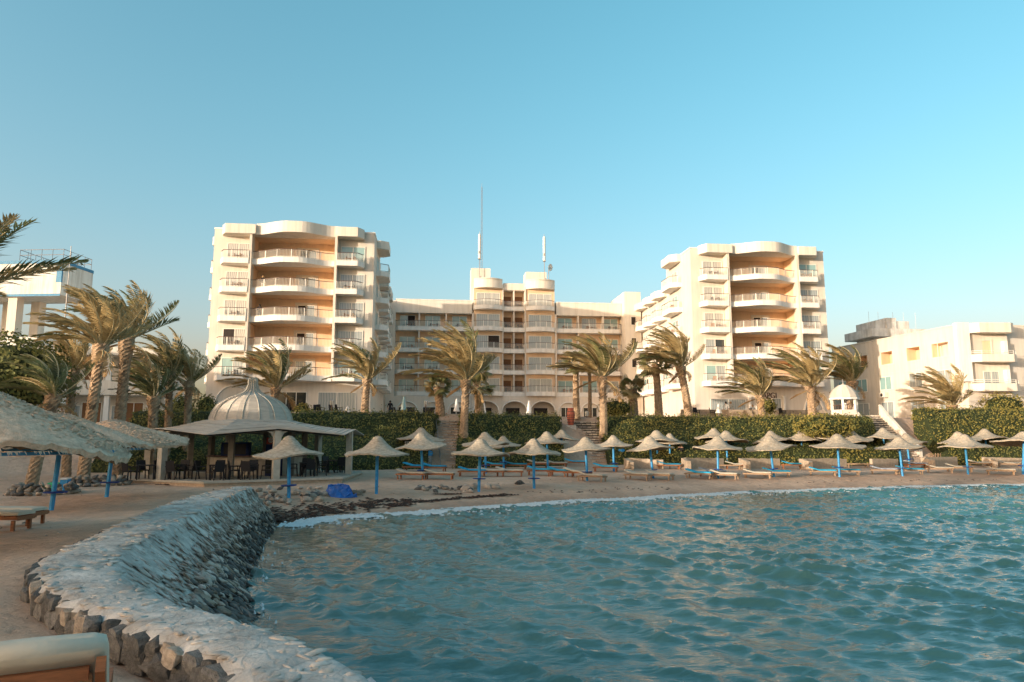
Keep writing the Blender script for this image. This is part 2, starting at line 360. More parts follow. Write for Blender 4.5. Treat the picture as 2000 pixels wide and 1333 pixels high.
sb = N.new('ShaderNodeMath'); sb.operation = 'SUBTRACT'; sb.inputs[1].default_value = .12; L.new(nw.outputs[0], sb.inputs[0]); L.new(sb.outputs[0], wr.inputs[0])
sc = N.new('ShaderNodeVectorMath'); sc.operation = 'SCALE'; L.new(mu.outputs[2], sc.inputs[0]); L.new(wr.outputs[0], sc.inputs['Scale']); L.new(sc.outputs[0], b.inputs['Base Color'])
rr = N.new('ShaderNodeMapRange'); rr.inputs[1].default_value = .5; rr.inputs[2].default_value = .9; rr.inputs[3].default_value = .35; rr.inputs[4].default_value = .95; L.new(wr.outputs[0], rr.inputs[0]); L.new(rr.outputs[0], b.inputs['Roughness'])
bp = N.new('ShaderNodeBump'); bp.inputs['Strength'].default_value = 1.0; bp.inputs['Distance'].default_value = .10
ad = N.new('ShaderNodeMath'); ad.operation = 'MULTIPLY_ADD'; ad.inputs[1].default_value = .6; L.new(n3.outputs['Distance'], ad.inputs[0]); L.new(n2.outputs['Fac'], ad.inputs[2])
L.new(ad.outputs[0], bp.inputs['Height']); L.new(bp.outputs[0], b.inputs['Normal'])
gx = axis((-3000,-300,450),(-300,-60,30),(-60,-26,1.4),(-26,44,.34),(44,90,2),(90,300,30),(300,3000,450))
gy = axis((-3000,-300,450),(-300,-20,35),(-20,2,1.0),(2,66,.34),(66,130,4),(130,300,30),(300,3000,450))
def gf(P):
    g = ground(P); near = (np.abs(P[:,0]) < 60) & (P[:,1] > -5) & (P[:,1] < 70)
    return g + np.where(near & (g > WATER+.1), .028*nz(P, 1.9, 3) + .02*nz(P, 4.5, 5), 0)
sand = tag(put('sand', grid_mesh('sand', gx, gy, gf, ms, attr=lambda V: (V[:,2]-WATER).astype(np.float32))), kind='structure')

# water
mw = bpy.data.materials.new('sea water'); mw.use_nodes = True; nt = mw.node_tree; N = nt.nodes; L = nt.links; b = N['Principled BSDF']
b.inputs['Roughness'].default_value = .05; b.inputs['IOR'].default_value = 1.33; b.inputs['Specular IOR Level'].default_value = .7
at = N.new('ShaderNodeAttribute'); at.attribute_name = 'depth'
rp = N.new('ShaderNodeValToRGB'); e = rp.color_ramp.elements
e[0].position = 0.0; e[0].color = (.24,.165,.10,1); e[1].position = 1.0; e[1].color = (.050,.145,.145,1)
x = e.new(.25); x.color = (.16,.165,.115,1); x = e.new(.55); x.color = (.075,.155,.140,1)
mr = N.new('ShaderNodeMapRange'); mr.inputs[1].default_value = 0; mr.inputs[2].default_value = 1.7; L.new(at.outputs['Fac'], mr.inputs[0]); L.new(mr.outputs[0], rp.inputs[0])
tc = N.new('ShaderNodeTexCoord'); nb = N.new('ShaderNodeTexNoise'); nb.inputs['Scale'].default_value = .25; nb.inputs['Detail'].default_value = 3; L.new(tc.outputs['Object'], nb.inputs['Vector'])
mv = N.new('ShaderNodeMapRange'); mv.inputs[3].default_value = .7; mv.inputs[4].default_value = 1.3; L.new(nb.outputs['Fac'], mv.inputs[0])
sc = N.new('ShaderNodeVectorMath'); sc.operation = 'SCALE'; L.new(rp.outputs[0], sc.inputs[0]); L.new(mv.outputs[0], sc.inputs['Scale']); L.new(sc.outputs[0], b.inputs['Base Color'])
mp = N.new('ShaderNodeMapping'); mp.inputs['Rotation'].default_value = (0,0,.5); mp.inputs['Scale'].default_value = (1.0,2.0,1); L.new(tc.outputs['Object'], mp.inputs[0])
nn = N.new('ShaderNodeTexNoise'); nn.inputs['Scale'].default_value = 3.4; nn.inputs['Detail'].default_value = 7; L.new(mp.outputs[0], nn.inputs['Vector'])
bp = N.new('ShaderNodeBump'); bp.inputs['Strength'].default_value = .5; bp.inputs['Distance'].default_value = .07; L.new(nn.outputs['Fac'], bp.inputs['Height']); L.new(bp.outputs[0], b.inputs['Normal'])
rs = np.random.RandomState(11)
WV = []
for i in range(84):
    lam = .25 * (3.0/.25) ** rs.rand() ; k = 2*math.pi/lam
    th = math.radians(222) + rs.normal(0, .36 if lam > 1.5 else .62)
    WV.append((k, th, .0032 * lam ** .86 * rs.uniform(.5, 1.3) * (1.7 if lam < .9 else 1.0 if lam < 1.6 else .75), rs.uniform(0, 6.28)))
def wdepth(P): return np.clip(WATER - ground(P), -.2, 6)
def waves(V):
    P = V[:, :2]; d = wdepth(P); near = (P[:,0] > -12) & (P[:,0] < 60) & (P[:,1] > -12) & (P[:,1] < 66)
    amp = np.clip(d / .75, .06, 1) * near; x, y = P[:,0].copy(), P[:,1].copy(); z = np.zeros(len(P)); ox = np.zeros(len(P)); oy = np.zeros(len(P))
    gust = 1 + .55*nz(P, .35, 9)
    for k, th, a, ph in WV:
        c, s = math.cos(th), math.sin(th); ang = k*(x*c + y*s) + ph; A = a*amp*gust
        z += A*np.sin(ang); ox += A*c*np.cos(ang)*1.0; oy += A*s*np.cos(ang)*1.0
    return np.column_stack([x+ox, y+oy, WATER + z + (z > 0)*z*1.1])
wx = axis((-16,-12,1),(-12,24,.085),(24,44,.15),(44,60,1),(60,300,20),(300,3000,300))
wy = axis((-3000,-300,300),(-300,-12,16),(-12,3,.6),(3,22,.085),(22,34,.11),(34,58,.16),(58,80,2),(80,200,30))
water = tag(put('water', grid_mesh('water', wx, wy, lambda P: np.full(len(P), WATER), mw, attr=lambda V: wdepth(V[:, :2]).astype(np.float32), disp=waves)), kind='structure')

# foam along the edge of the beach: strings of small froth lumps
mf = mat('sea foam', (.62,.66,.66), .8, .12, 6, .5, 40, .2)
def foam_strip(path, n, wd, zoff, seed, name, sz=(.03,.11)):
    r = random.Random(seed); mb = MB(); pts = smooth_path(path, n)
    for i in range(n):
        p = pts[i]; q = pts[min(i+1, n-1)] - pts[max(i-1, 0)]; t = q / max(np.hypot(*q), 1e-6); nn_ = np.array([t[1], -t[0]])
        if r.random() < .1: continue
        u = i / n
        off = .25*math.sin(u*60+seed) + .18*math.sin(u*23) + r.gauss(0, wd)
        c = p + nn_ * off; s = r.uniform(*sz); a = math.atan2(t[1], t[0]) + r.uniform(-.3, .3)
        vs = []
        for k in range(6):
            th = k*math.pi/3; rr = s*r.uniform(.7, 1.2); ex, ey = rr*2.2*math.cos(th), rr*.8*math.sin(th)
            vs.append((c[0]+ex*math.cos(a)-ey*math.sin(a), c[1]+ex*math.sin(a)+ey*math.cos(a), WATER+zoff-.03))
        vs.append((c[0], c[1], WATER+zoff+.025+s*.15))
        mb.add(vs, [(k, (k+1) % 6, 6) for k in range(6)])
    return tag(build(mb, name, mf, smooth=True), kind='stuff')
foam_strip([(-8.0,25.8)] + [(x+.1, y-.25) for x, y in BEACH[1:12]], 13000, .24, .045, 1, 'sea_foam')
foam_strip([(-7.2,25.2)] + [(x+.35, y-.95) for x, y in BEACH[1:12]], 700, .5, .02, 5, 'foam_scum', (.02,.06))
foam_strip([(x+.25, y) for x, y in WAT[1:12]], 70, .12, .03, 2, 'wave_foam', (.015,.05))

# ------------------------------------------------------------------ sea wall with its stones
import bmesh
def rock_mesh(seed, flat=.6, n=24, mt=None):
    r = random.Random(seed); bm = bmesh.new()
    for i in range(n):
        v = Vector((r.gauss(0,1), r.gauss(0,1), r.gauss(0,1))).normalized() * r.uniform(.82, 1.0); bm.verts.new((v.x*.5, v.y*.5*.75, v.z*.5*flat))
    h = bmesh.ops.convex_hull(bm, input=bm.verts); bmesh.ops.delete(bm, geom=[e for e in h['geom_interior'] if isinstance(e, bmesh.types.BMVert)], context='VERTS')
    me = bpy.data.meshes.new('stone'); bm.to_mesh(me); bm.free(); me.materials.append(mt or M['stone']); me.polygons.foreach_set('use_smooth', [True]*len(me.polygons)); return me
FACERK = []
ROCKS = [rock_mesh(i, .5 + .06*(i % 5)) for i in range(12)]
RV = [(np.array([v.co[:] for v in me.vertices]), [tuple(p.vertices) for p in me.polygons]) for me in ROCKS]
def put_rock(parent, loc, rot, scale, m, k):
    o = put('stone', ROCKS[k % 12], parent, loc, rot, scale); o.material_slots[0].link = 'OBJECT'; o.material_slots[0].material = m; return o
def join_rocks(name, items, mats, parent=None):       # items: loc, rot, scale, material index, k
    V = []; F = []; MI = []; n = 0
    for loc, rot, scl, mi, k in items:
        vs, fs = RV[k % 12]; R = np.array(Matrix.LocRotScale(Vector(loc), __import__('mathutils').Euler(rot), Vector(scl)))
        V.append(vs @ R[:3,:3].T + R[:3,3]); F += [tuple(i+n for i in f) for f in fs]; MI += [mi]*len(fs); n += len(vs)
    me = bpy.data.meshes.new(name); me.from_pydata(np.concatenate(V).tolist(), [], F)
    for m_ in mats: me.materials.append(m_)
    me.polygons.foreach_set('material_index', MI); me.polygons.foreach_set('use_smooth', [True]*len(me.polygons)); me.update(); return put(name, me, parent)
seawall = thing('sea_wall', 'curved whitewashed stone sea wall sloping down to the water', 'sea wall')
NT = 9; V = []; F = []
big = 520; O2, I2, W2 = (resample(p, big) for p in (OUTs, INNs, WATs))
rs = np.random.RandomState(3)
for i in range(big):
    jo = rs.normal(0, .035)
    o_, in_, w_ = O2[i], I2[i], W2[i]
    d = (in_ - o_) / max(np.hypot(*(in_-o_)), .01); o_ = o_ - d*jo
    row = [(*(o_ + d*.06), -2.75), (*(o_ - d*.07), TOPZ-.07)]
    for t in np.linspace(0, 1, NT):
        p = o_*(1-t) + in_*t; q = np.array([p])
        row.append((p[0], p[1], TOPZ + .02*math.sin(math.pi*t) - .02*(t < .01) + .022*nz(q, 3.1, 1)[0] + .018*nz(q, 9.0, 2)[0] + .022*nz(q, 19, 4)[0]))
    for t in (.12, .25, .4, .6, .8, 1.0, 1.3):
        p = in_*(1-t) + w_*t; q = np.array([p]); row.append((p[0], p[1], TOPZ + (WATER - TOPZ)*t**1.1 - .04 + .05*nz(q, 4, 6)[0]))
    row.append((row[-1][0]+.1, row[-1][1], -5.2)); V += row
nr = len(row)
for i in range(big-1):
    for j in range(nr-1): F.append((i*nr+j, i*nr+j+1, (i+1)*nr+j+1, (i+1)*nr+j))
def bank(name, j0, j1, mt):
    me = bpy.data.meshes.new(name); me.from_pydata(V, [], [f for n_, f in enumerate(F) if j0 <= n_ % (nr-1) < j1]); me.materials.append(mt)
    me.polygons.foreach_set('use_smooth', [True]*len(me.polygons)); bm = bmesh.new(); bm.from_mesh(me); bmesh.ops.delete(bm, geom=[v for v in bm.verts if not v.link_faces], context='VERTS')
    bmesh.ops.recalc_face_normals(bm, faces=bm.faces); bm.to_mesh(me); bm.free(); return put(name, me, seawall)
bank('coping', 1, 2+NT+4, M['mortar']); bank('facing', 0, 1, M['stone_dark']); bank('slope', 2+NT+4, nr-1, M['stone_dark'])
items = []
MS = [M['stone_pale'], M['stone'], M['stone_dark'], M['stone_wet'], M['mortar']]
for n_ in range(3800):
    i = rs.randint(0, int(big*.62)); t = .36 + .78*rs.beta(1.15, 1.0)
    in_, w_ = I2[i], W2[i]; p = in_*(1-t) + w_*t; z = TOPZ + (WATER-TOPZ)*t**1.1
    if p[1] < 6: continue
    s = rs.uniform(.10, .22) * (1.15 if t > .5 else .9) * rs.choice([.8,1,1,1.35])
    tt = t + rs.normal(0, .13)
    mi = 4 if tt < .52 else 0 if tt < .60 else 1 if tt < .68 else 2 if tt < .98 else 3
    if rs.rand() < .07: mi = 0
    a = math.atan2(w_[1]-in_[1], w_[0]-in_[0]); sl_ = math.atan2(1.38, max(.5, math.hypot(*(w_-in_)))); yw = rs.normal(0, 1.0)
    items.append(((p[0], p[1], z + (rs.choice([-.015, .02]) if t < .55 else .04)), tuple((__import__('mathutils').Matrix.Rotation(a,3,'Z') @ __import__('mathutils').Matrix.Rotation(sl_+rs.normal(0,.18),3,'Y') @ __import__('mathutils').Matrix.Rotation(rs.normal(0,.2),3,'X') @ __import__('mathutils').Matrix.Rotation(yw,3,'Z')).to_euler()), (s*1.5, s*1.15, s*(.32 if t < .55 else .70)), mi, rs.randint(12), s/np.hypot(*p)))
items.sort(key=lambda q: -q[5])
face = []
P_ = resample(OUTs[:115], 185)
for i in range(len(P_)-1):
    p = P_[i]; q = P_[i+1]
    if p[1] > 16 or p[1] < 3.2: continue
    a = math.atan2(q[1]-p[1], q[0]-p[0]); n_ = np.array([(q-p)[1], -(q-p)[0]]); n_ /= np.hypot(*n_)
    c = (p+q)/2; L_ = np.hypot(*(q-p)); g = gz(*c)
    for lev in (0, 1):
        if lev == 1 and rs.rand() < .06: continue
        h = rs.uniform(.22, .34) if lev == 0 else rs.uniform(.10, .20)
        cz = -2.06 + h*.40 if lev == 0 else -1.83 + rs.normal(0, .015)
        cc = c + n_*(.03 if lev else .035)
        face.append(((cc[0] + rs.normal(0,.03), cc[1] + rs.normal(0,.03), cz), (rs.normal(0,.15), rs.normal(0,.22), a + rs.normal(0,.2)), (rs.uniform(.26, .42) if lev == 0 else rs.uniform(.17,.33), .22, h*1.05), rs.choice([1,2,2,2,2]), rs.randint(12)))
nface = min(len(face), 140)
for i in range(8):
    r_ = random.Random(70+i); bm = bmesh.new()
    for _ in range(26):
        v = Vector((r_.gauss(0,1), r_.gauss(0,1), r_.gauss(0,1))).normalized(); w_ = [math.copysign(abs(c)**.42, c) * r_.uniform(.86, 1) for c in v]; bm.verts.new((w_[0]*.5, w_[1]*.4, w_[2]*.5))
    h_ = bmesh.ops.convex_hull(bm, input=bm.verts); bmesh.ops.delete(bm, geom=[e for e in h_['geom_interior'] if isinstance(e, bmesh.types.BMVert)], context='VERTS')
    q_ = bpy.data.meshes.new('stone'); bm.to_mesh(q_); bm.free(); q_.materials.append(M['stone']); FACERK.append(q_)
for it in face[:nface]:
    o = put('stone', FACERK[it[4] % 8], seawall, it[0], it[1], it[2]); o.material_slots[0].link = 'OBJECT'; o.material_slots[0].material = MS[it[3]]
for it in items[:155]: put_rock(seawall, it[0], it[1], it[2], MS[it[3]], it[4])
tag(join_rocks('slope_rubble', [it[:5] for it in items[155:3800]] + face[nface:], MS, seawall), kind='stuff')

slabs = []                          # thin flat stones showing through the whitewash of the cap and the apron
for n_ in range(3000):
    i = rs.randint(0, int(big*.80)); o_, in_, w_ = O2[i], I2[i], W2[i]; top = rs.rand() < .5; s = rs.uniform(.08, .19)*rs.choice([.8,1,1.3])
    if top: f = rs.uniform(.04, .98); p = o_*(1-f) + in_*f; z = TOPZ + .005; sl_ = 0.0
    else: f = rs.uniform(0, .62); p = in_*(1-f) + w_*f; z = TOPZ + (WATER-TOPZ)*f**1.1 - .035; sl_ = math.atan2(1.38, max(.5, math.hypot(*(w_-in_))))
    s *= .72 if p[1] < 8 else 1.0
    a = math.atan2(w_[1]-in_[1], w_[0]-in_[0]); RM = Matrix.Rotation(a,3,'Z') @ Matrix.Rotation(sl_+rs.normal(0,.06),3,'Y') @ Matrix.Rotation(rs.normal(0,.06),3,'X') @ Matrix.Rotation(rs.normal(0,.7),3,'Z')
    slabs.append(((p[0], p[1], z), tuple(RM.to_euler()), (s*1.9, s*1.1, .07), int(rs.choice([4,4,4,0])), rs.randint(12)))
tag(join_rocks('cap_stones', slabs, MS, seawall), kind='stuff')
peb = []
for n_ in range(900):
    q = (rs.uniform(-24, 30), rs.uniform(7, 50)); g = gz(*q)
    if g < WATER+.15 or g > -1.9: continue
    s = abs(rs.normal(0, .035)) + .02; peb.append(((q[0], q[1], g+s*.1), (0, 0, rs.uniform(0, 6)), (s*1.3, s, s*.8), int(rs.choice([0,1,2])), rs.randint(12)))
tag(join_rocks('pebbles', peb, MS), kind='stuff')
# hedges on the bank
def leaves(mb, pts, nrm, size, m, r):
    for p, n in zip(pts, nrm):
        n = Vector(n) + Vector((r.gauss(0,.55), r.gauss(0,.55), r.gauss(0,.55))); n.normalize()
        a = n.orthogonal().normalized(); a = Matrix.Rotation(r.uniform(0, 6.28), 3, n) @ a; b = n.cross(a); s = size * r.uniform(.6, 1.4); p = Vector(p)
        mb.add([p - a*s*.5, p + b*s*.28, p + a*s*.5, p - b*s*.28], [(0,1,2,3)], m)
def hedge(name, label, x0, x1, prof, dens, gold, seed, yoff=0.0, base_follow=True, cat='hedge', size=.17, yf=None):
    r = random.Random(seed); r2 = np.random.RandomState(seed); mb = MB(); yf = yf or hedge_y
    P = np.array(prof, float); seg = np.hypot(*np.diff(P, axis=0).T); cum = np.r_[0, np.cumsum(seg)]
    nx = max(2, int((x1-x0)/.5)); nt_ = 14; V = []; 
    def surf(x, t):
        d = t*cum[-1]; dy = np.interp(d, cum, P[:,0]); z = np.interp(d, cum, P[:,1]); q = np.array([[x, d*1.4]])
        bul = .26*nz(q, .9, seed)[0] + .13*nz(q, 2.6, seed+1)[0]
        return x, yf(x) + yoff + dy - bul*.8, z + bul*.5
    for i in range(nx+1):
        x = x0 + (x1-x0)*i/nx
        for j in range(nt_+1): V.append(surf(x, j/nt_))
        V.append((x, V[-1][1], V[-1][2]-1.5)); 
    w = nt_+2
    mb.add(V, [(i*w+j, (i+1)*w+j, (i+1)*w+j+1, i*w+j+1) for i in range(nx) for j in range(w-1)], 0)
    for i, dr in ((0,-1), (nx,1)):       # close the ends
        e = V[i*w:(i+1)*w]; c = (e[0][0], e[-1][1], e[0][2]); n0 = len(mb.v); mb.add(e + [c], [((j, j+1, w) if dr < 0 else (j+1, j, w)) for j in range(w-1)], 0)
    tot = int((x1-x0) * cum[-1] * dens)
    xs = r2.uniform(x0, x1, tot); ts = r2.uniform(0, 1, tot)
    d = ts*cum[-1]; dy = np.interp(d, cum, P[:,0]); z = np.interp(d, cum, P[:,1]); q = np.stack([xs, d*1.4], 1)
    bul = .26*nz(q, .9, seed) + .13*nz(q, 2.6, seed+1); tuft = .10*nz(q, 7.0, seed+2)
    off = r2.exponential(.10, tot) + np.clip(tuft, -.05, .2)
    k = np.clip(np.searchsorted(cum, d) - 1, 0, len(seg)-1); tx = (P[k+1]-P[k])/seg[k][:,None]; ny_, nz_ = -tx[:,1], tx[:,0]
    X = xs; Y = yf(xs) + yoff + dy - bul*.8 + ny_*off; Z = z + bul*.5 + nz_*off
    gp = nz(q, .8, seed+5) + .5*nz(q, 2.6, seed+6) + r2.normal(0, .25, tot) + gold + .25*(ts-.6)  # gold share rises towards the top as painted sunlight
    side = np.zeros((tot,3)); side[:,1] = ny_; side[:,2] = nz_
    for i in range(tot):
        leaves(mb, [(X[i], Y[i], Z[i])], [side[i]], size, 2 if gp[i] > .25 else 1, r)
    # leaves on the two ends
    ne = int(cum[-1]*dens*1.1)
    for xe, dr in ((x0,-1), (x1,1)):
        for _ in range(ne):
            t = r.random(); a = surf(xe, t); f = r.random(); e0 = P[-1]; yy = a[1]*(f) + (yf(xe)+yoff+e0[0])*(1-f); zz = a[2]*f + (surf(xe, 1)[2]-.9)*(1-f) if f < .5 else a[2] - (1-f)*.4
            leaves(mb, [(xe + dr*abs(r.gauss(0,.12)), yy, min(zz, a[2]))], [(dr,0,.2)], size, 1 if r.random() > gold*.4+.2 else 2, r)
    for _ in range(int((x1-x0)*7)):          # stray shoots standing out of the clipped face
        a = surf(r.uniform(x0, x1), r.uniform(.45, 1.0)); hgt = r.uniform(.12, .55); lx, ly = r.gauss(0,.12), r.gauss(-.08,.12); ml = 2 if r.random() < gold*.5+.3 else 1
        for q_ in range(7): f = q_/6; leaves(mb, [(a[0]+lx*f+r.gauss(0,.03), a[1]+ly*f-.05, a[2]+hgt*f)], [(r.gauss(0,1),-1,.3)], size*.8*(1.2-.5*f), ml, r)
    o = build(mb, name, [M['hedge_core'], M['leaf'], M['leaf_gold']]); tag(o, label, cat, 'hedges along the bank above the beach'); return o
PR = [(-.3,-2.35),(.0,-1.6),(.7,-.95),(1.7,-.35),(2.6,-.15),(3.6,.45),(4.2,1.25),(4.7,1.72),(5.4,1.88),(6.6,1.88)]
PR2 = [(-.3,-2.3),(.0,-1.7),(.3,-.9),(.7,-.75),(1.6,-.6),(1.9,.4),(2.4,1.4),(3.0,2.35),(3.7,2.58),(5.0,2.58)]
hedge('hedge', 'dark green hedge behind the thatched bar, left of the narrow stairs', -27, -6.2, PR, 62, -.25, 21)
hedge('hedge', 'green hedge bank between the narrow stairs and the wide stairs', -4.2, 4.25, PR, 62, -.12, 22)
hedge('hedge', 'long green and gold hedge from the wide stairs to the white railed stairs', 8.1, 33.2, PR, 58, .12, 23)
hedge('hedge', 'sunlit yellow green hedge at the far right of the bank', 37.5, 62, PR2, 52, .42, 24)

# ------------------------------------------------------------------ the hotel: two towers and a central block on one bearing
ROT = rad(6.3)
HL = atY(420, 447, 76)[:2]
def H2W(u, v): return (HL[0] + u*math.cos(ROT) - v*math.sin(ROT), HL[1] + u*math.sin(ROT) + v*math.cos(ROT))
GZ = 2.0; F0 = 5.95; FH = 3.15; SL = .58         # terrace level, underside of the first slab, storey, slab edge
def chamfer(x0, x1, d, cl, cr): return [(x0, 0)] + ([(x0, -d*.35), (x0+cl, -d)] if cl else [(x0, -d)]) + ([(x1-cr, -d), (x1, -d*.35)] if cr else [(x1, -d)]) + [(x1, 0)]
def slab_poly(line): return line                    # an open line from wall to wall; closed along the wall
def balcony_mesh(line, z0=0, top=SL, lip=.10, mt=0):
    mb = MB(); mb.prism(line, z0, z0+.22, 0)
    for a, b in zip(line[:-1], line[1:]):
        a = Vector((*a, 0)); b = Vector((*b, 0))
        if (b-a).length < .02: continue
        mb.obox(a + Vector((0,0,(top+z0)/2+.002)), b + Vector((0,0,(top+z0)/2+.002)), .12, top - z0, 0)
    return mb
def rail_mesh(line, z, h=.82, sp=.15, lean=.0, posts=1.6):
    mb = MB(); P = np.array(line, float); seg = np.hypot(*np.diff(P, axis=0).T); cum = np.r_[0, np.cumsum(seg)]
    at = lambda d: (np.interp(d, cum, P[:,0]), np.interp(d, cum, P[:,1]))
    n = max(2, int(cum[-1]/sp))
    for i in range(n+1):
        x, y = at(cum[-1]*i/n); mb.obox((x, y, z), (x, y, z+h), .028, .028, 0)
    n = max(1, round(cum[-1]/posts))
    for i in range(n+1):
        x, y = at(cum[-1]*i/n); mb.obox((x, y, z-.02), (x, y, z+h+.02), .075, .075, 0)
    for a, b in zip(line[:-1], line[1:]):
        if math.dist(a, b) < .02: continue
        mb.obox((*a, z+h+.04), (*b, z+h+.04), .07, .055, 1); mb.obox((*a, z+.08), (*b, z+.08), .03, .03, 0)
    return mb
def curve_line(x0, x1, f, n=22): return [(x0, 0)] + [(x0 + (x1-x0)*i/n, -f(i/n)) for i in range(n+1)] + [(x1, 0)]
def sstep(a, b, t): t = min(1, max(0, (t-a)/(b-a))); return t*t*(3-2*t)
def bulge(t): return .75 + 1.55*(sstep(0, .42, t) - sstep(.56, .97, t)) - .05*t
cache = {}
def shared(key, fn):
    if key not in cache: cache[key] = fn()
    return cache[key]
def add_balcony(root, key, line, loc, rot=0, railing=True, z_r=SL, top=SL, mats=None, h=.82):
    me = shared(('b', key), lambda: balcony_mesh(line, 0, top).mesh('balcony', M['white']))
    b = put('balcony', me, root, loc, (0,0,rot))
    if railing: put('railing', shared(('r', key), lambda: rail_mesh([p for p in line[1:-1]] if len(line) > 4 else line, z_r, h).mesh('railing', [M['white_metal'], M['rail']])), b)
    return b
def win_mesh(w, h, n, fr=.075):
    mb = MB(); mb.box(-fr, 0, -.06, .02, 0, h); mb.box(w, w+fr, -.06, .02, 0, h); mb.box(-fr, w+fr, -.065, .02, h, h+fr); mb.box(-fr, w+fr, -.07, .02, -fr, 0)
    for i in range(1, n): x = w*i/n; mb.box(x-.035, x+.035, -.055, .02, .0, h)
    return mb.mesh('window', M['white_metal'])
def pane_mesh(w, h): mb = MB(); mb.box(0, w, -.025, .01, 0, h); return mb
PV = ['pane_curtain', 'pane_grey', 'pane_teal', 'pane_curtain', 'pane_grey', 'pane_dark']
def add_window(root, x, y, z, w, h, n=2, rot=0, pane=None, open_half=None, name='window'):
    o = put(name, shared(('w', w, h, n), lambda: win_mesh(w, h, n)), root, (x, y, z), (0,0,rot))
    for i in range(n):
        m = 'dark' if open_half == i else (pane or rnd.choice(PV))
        put('pane', shared(('p', w/n, h, m), lambda: pane_mesh(w/n, h).mesh('pane', M[m])), o, (w*i/n, 0, 0))
    return o
def part(root, name, mt, *boxes, smooth=False):
    mb = MB()
    for b in boxes: mb.box(*b)
    return build(mb, name, mt, root)
def wall_part(root, name, mts, mb): return build(mb, name, mts, root)

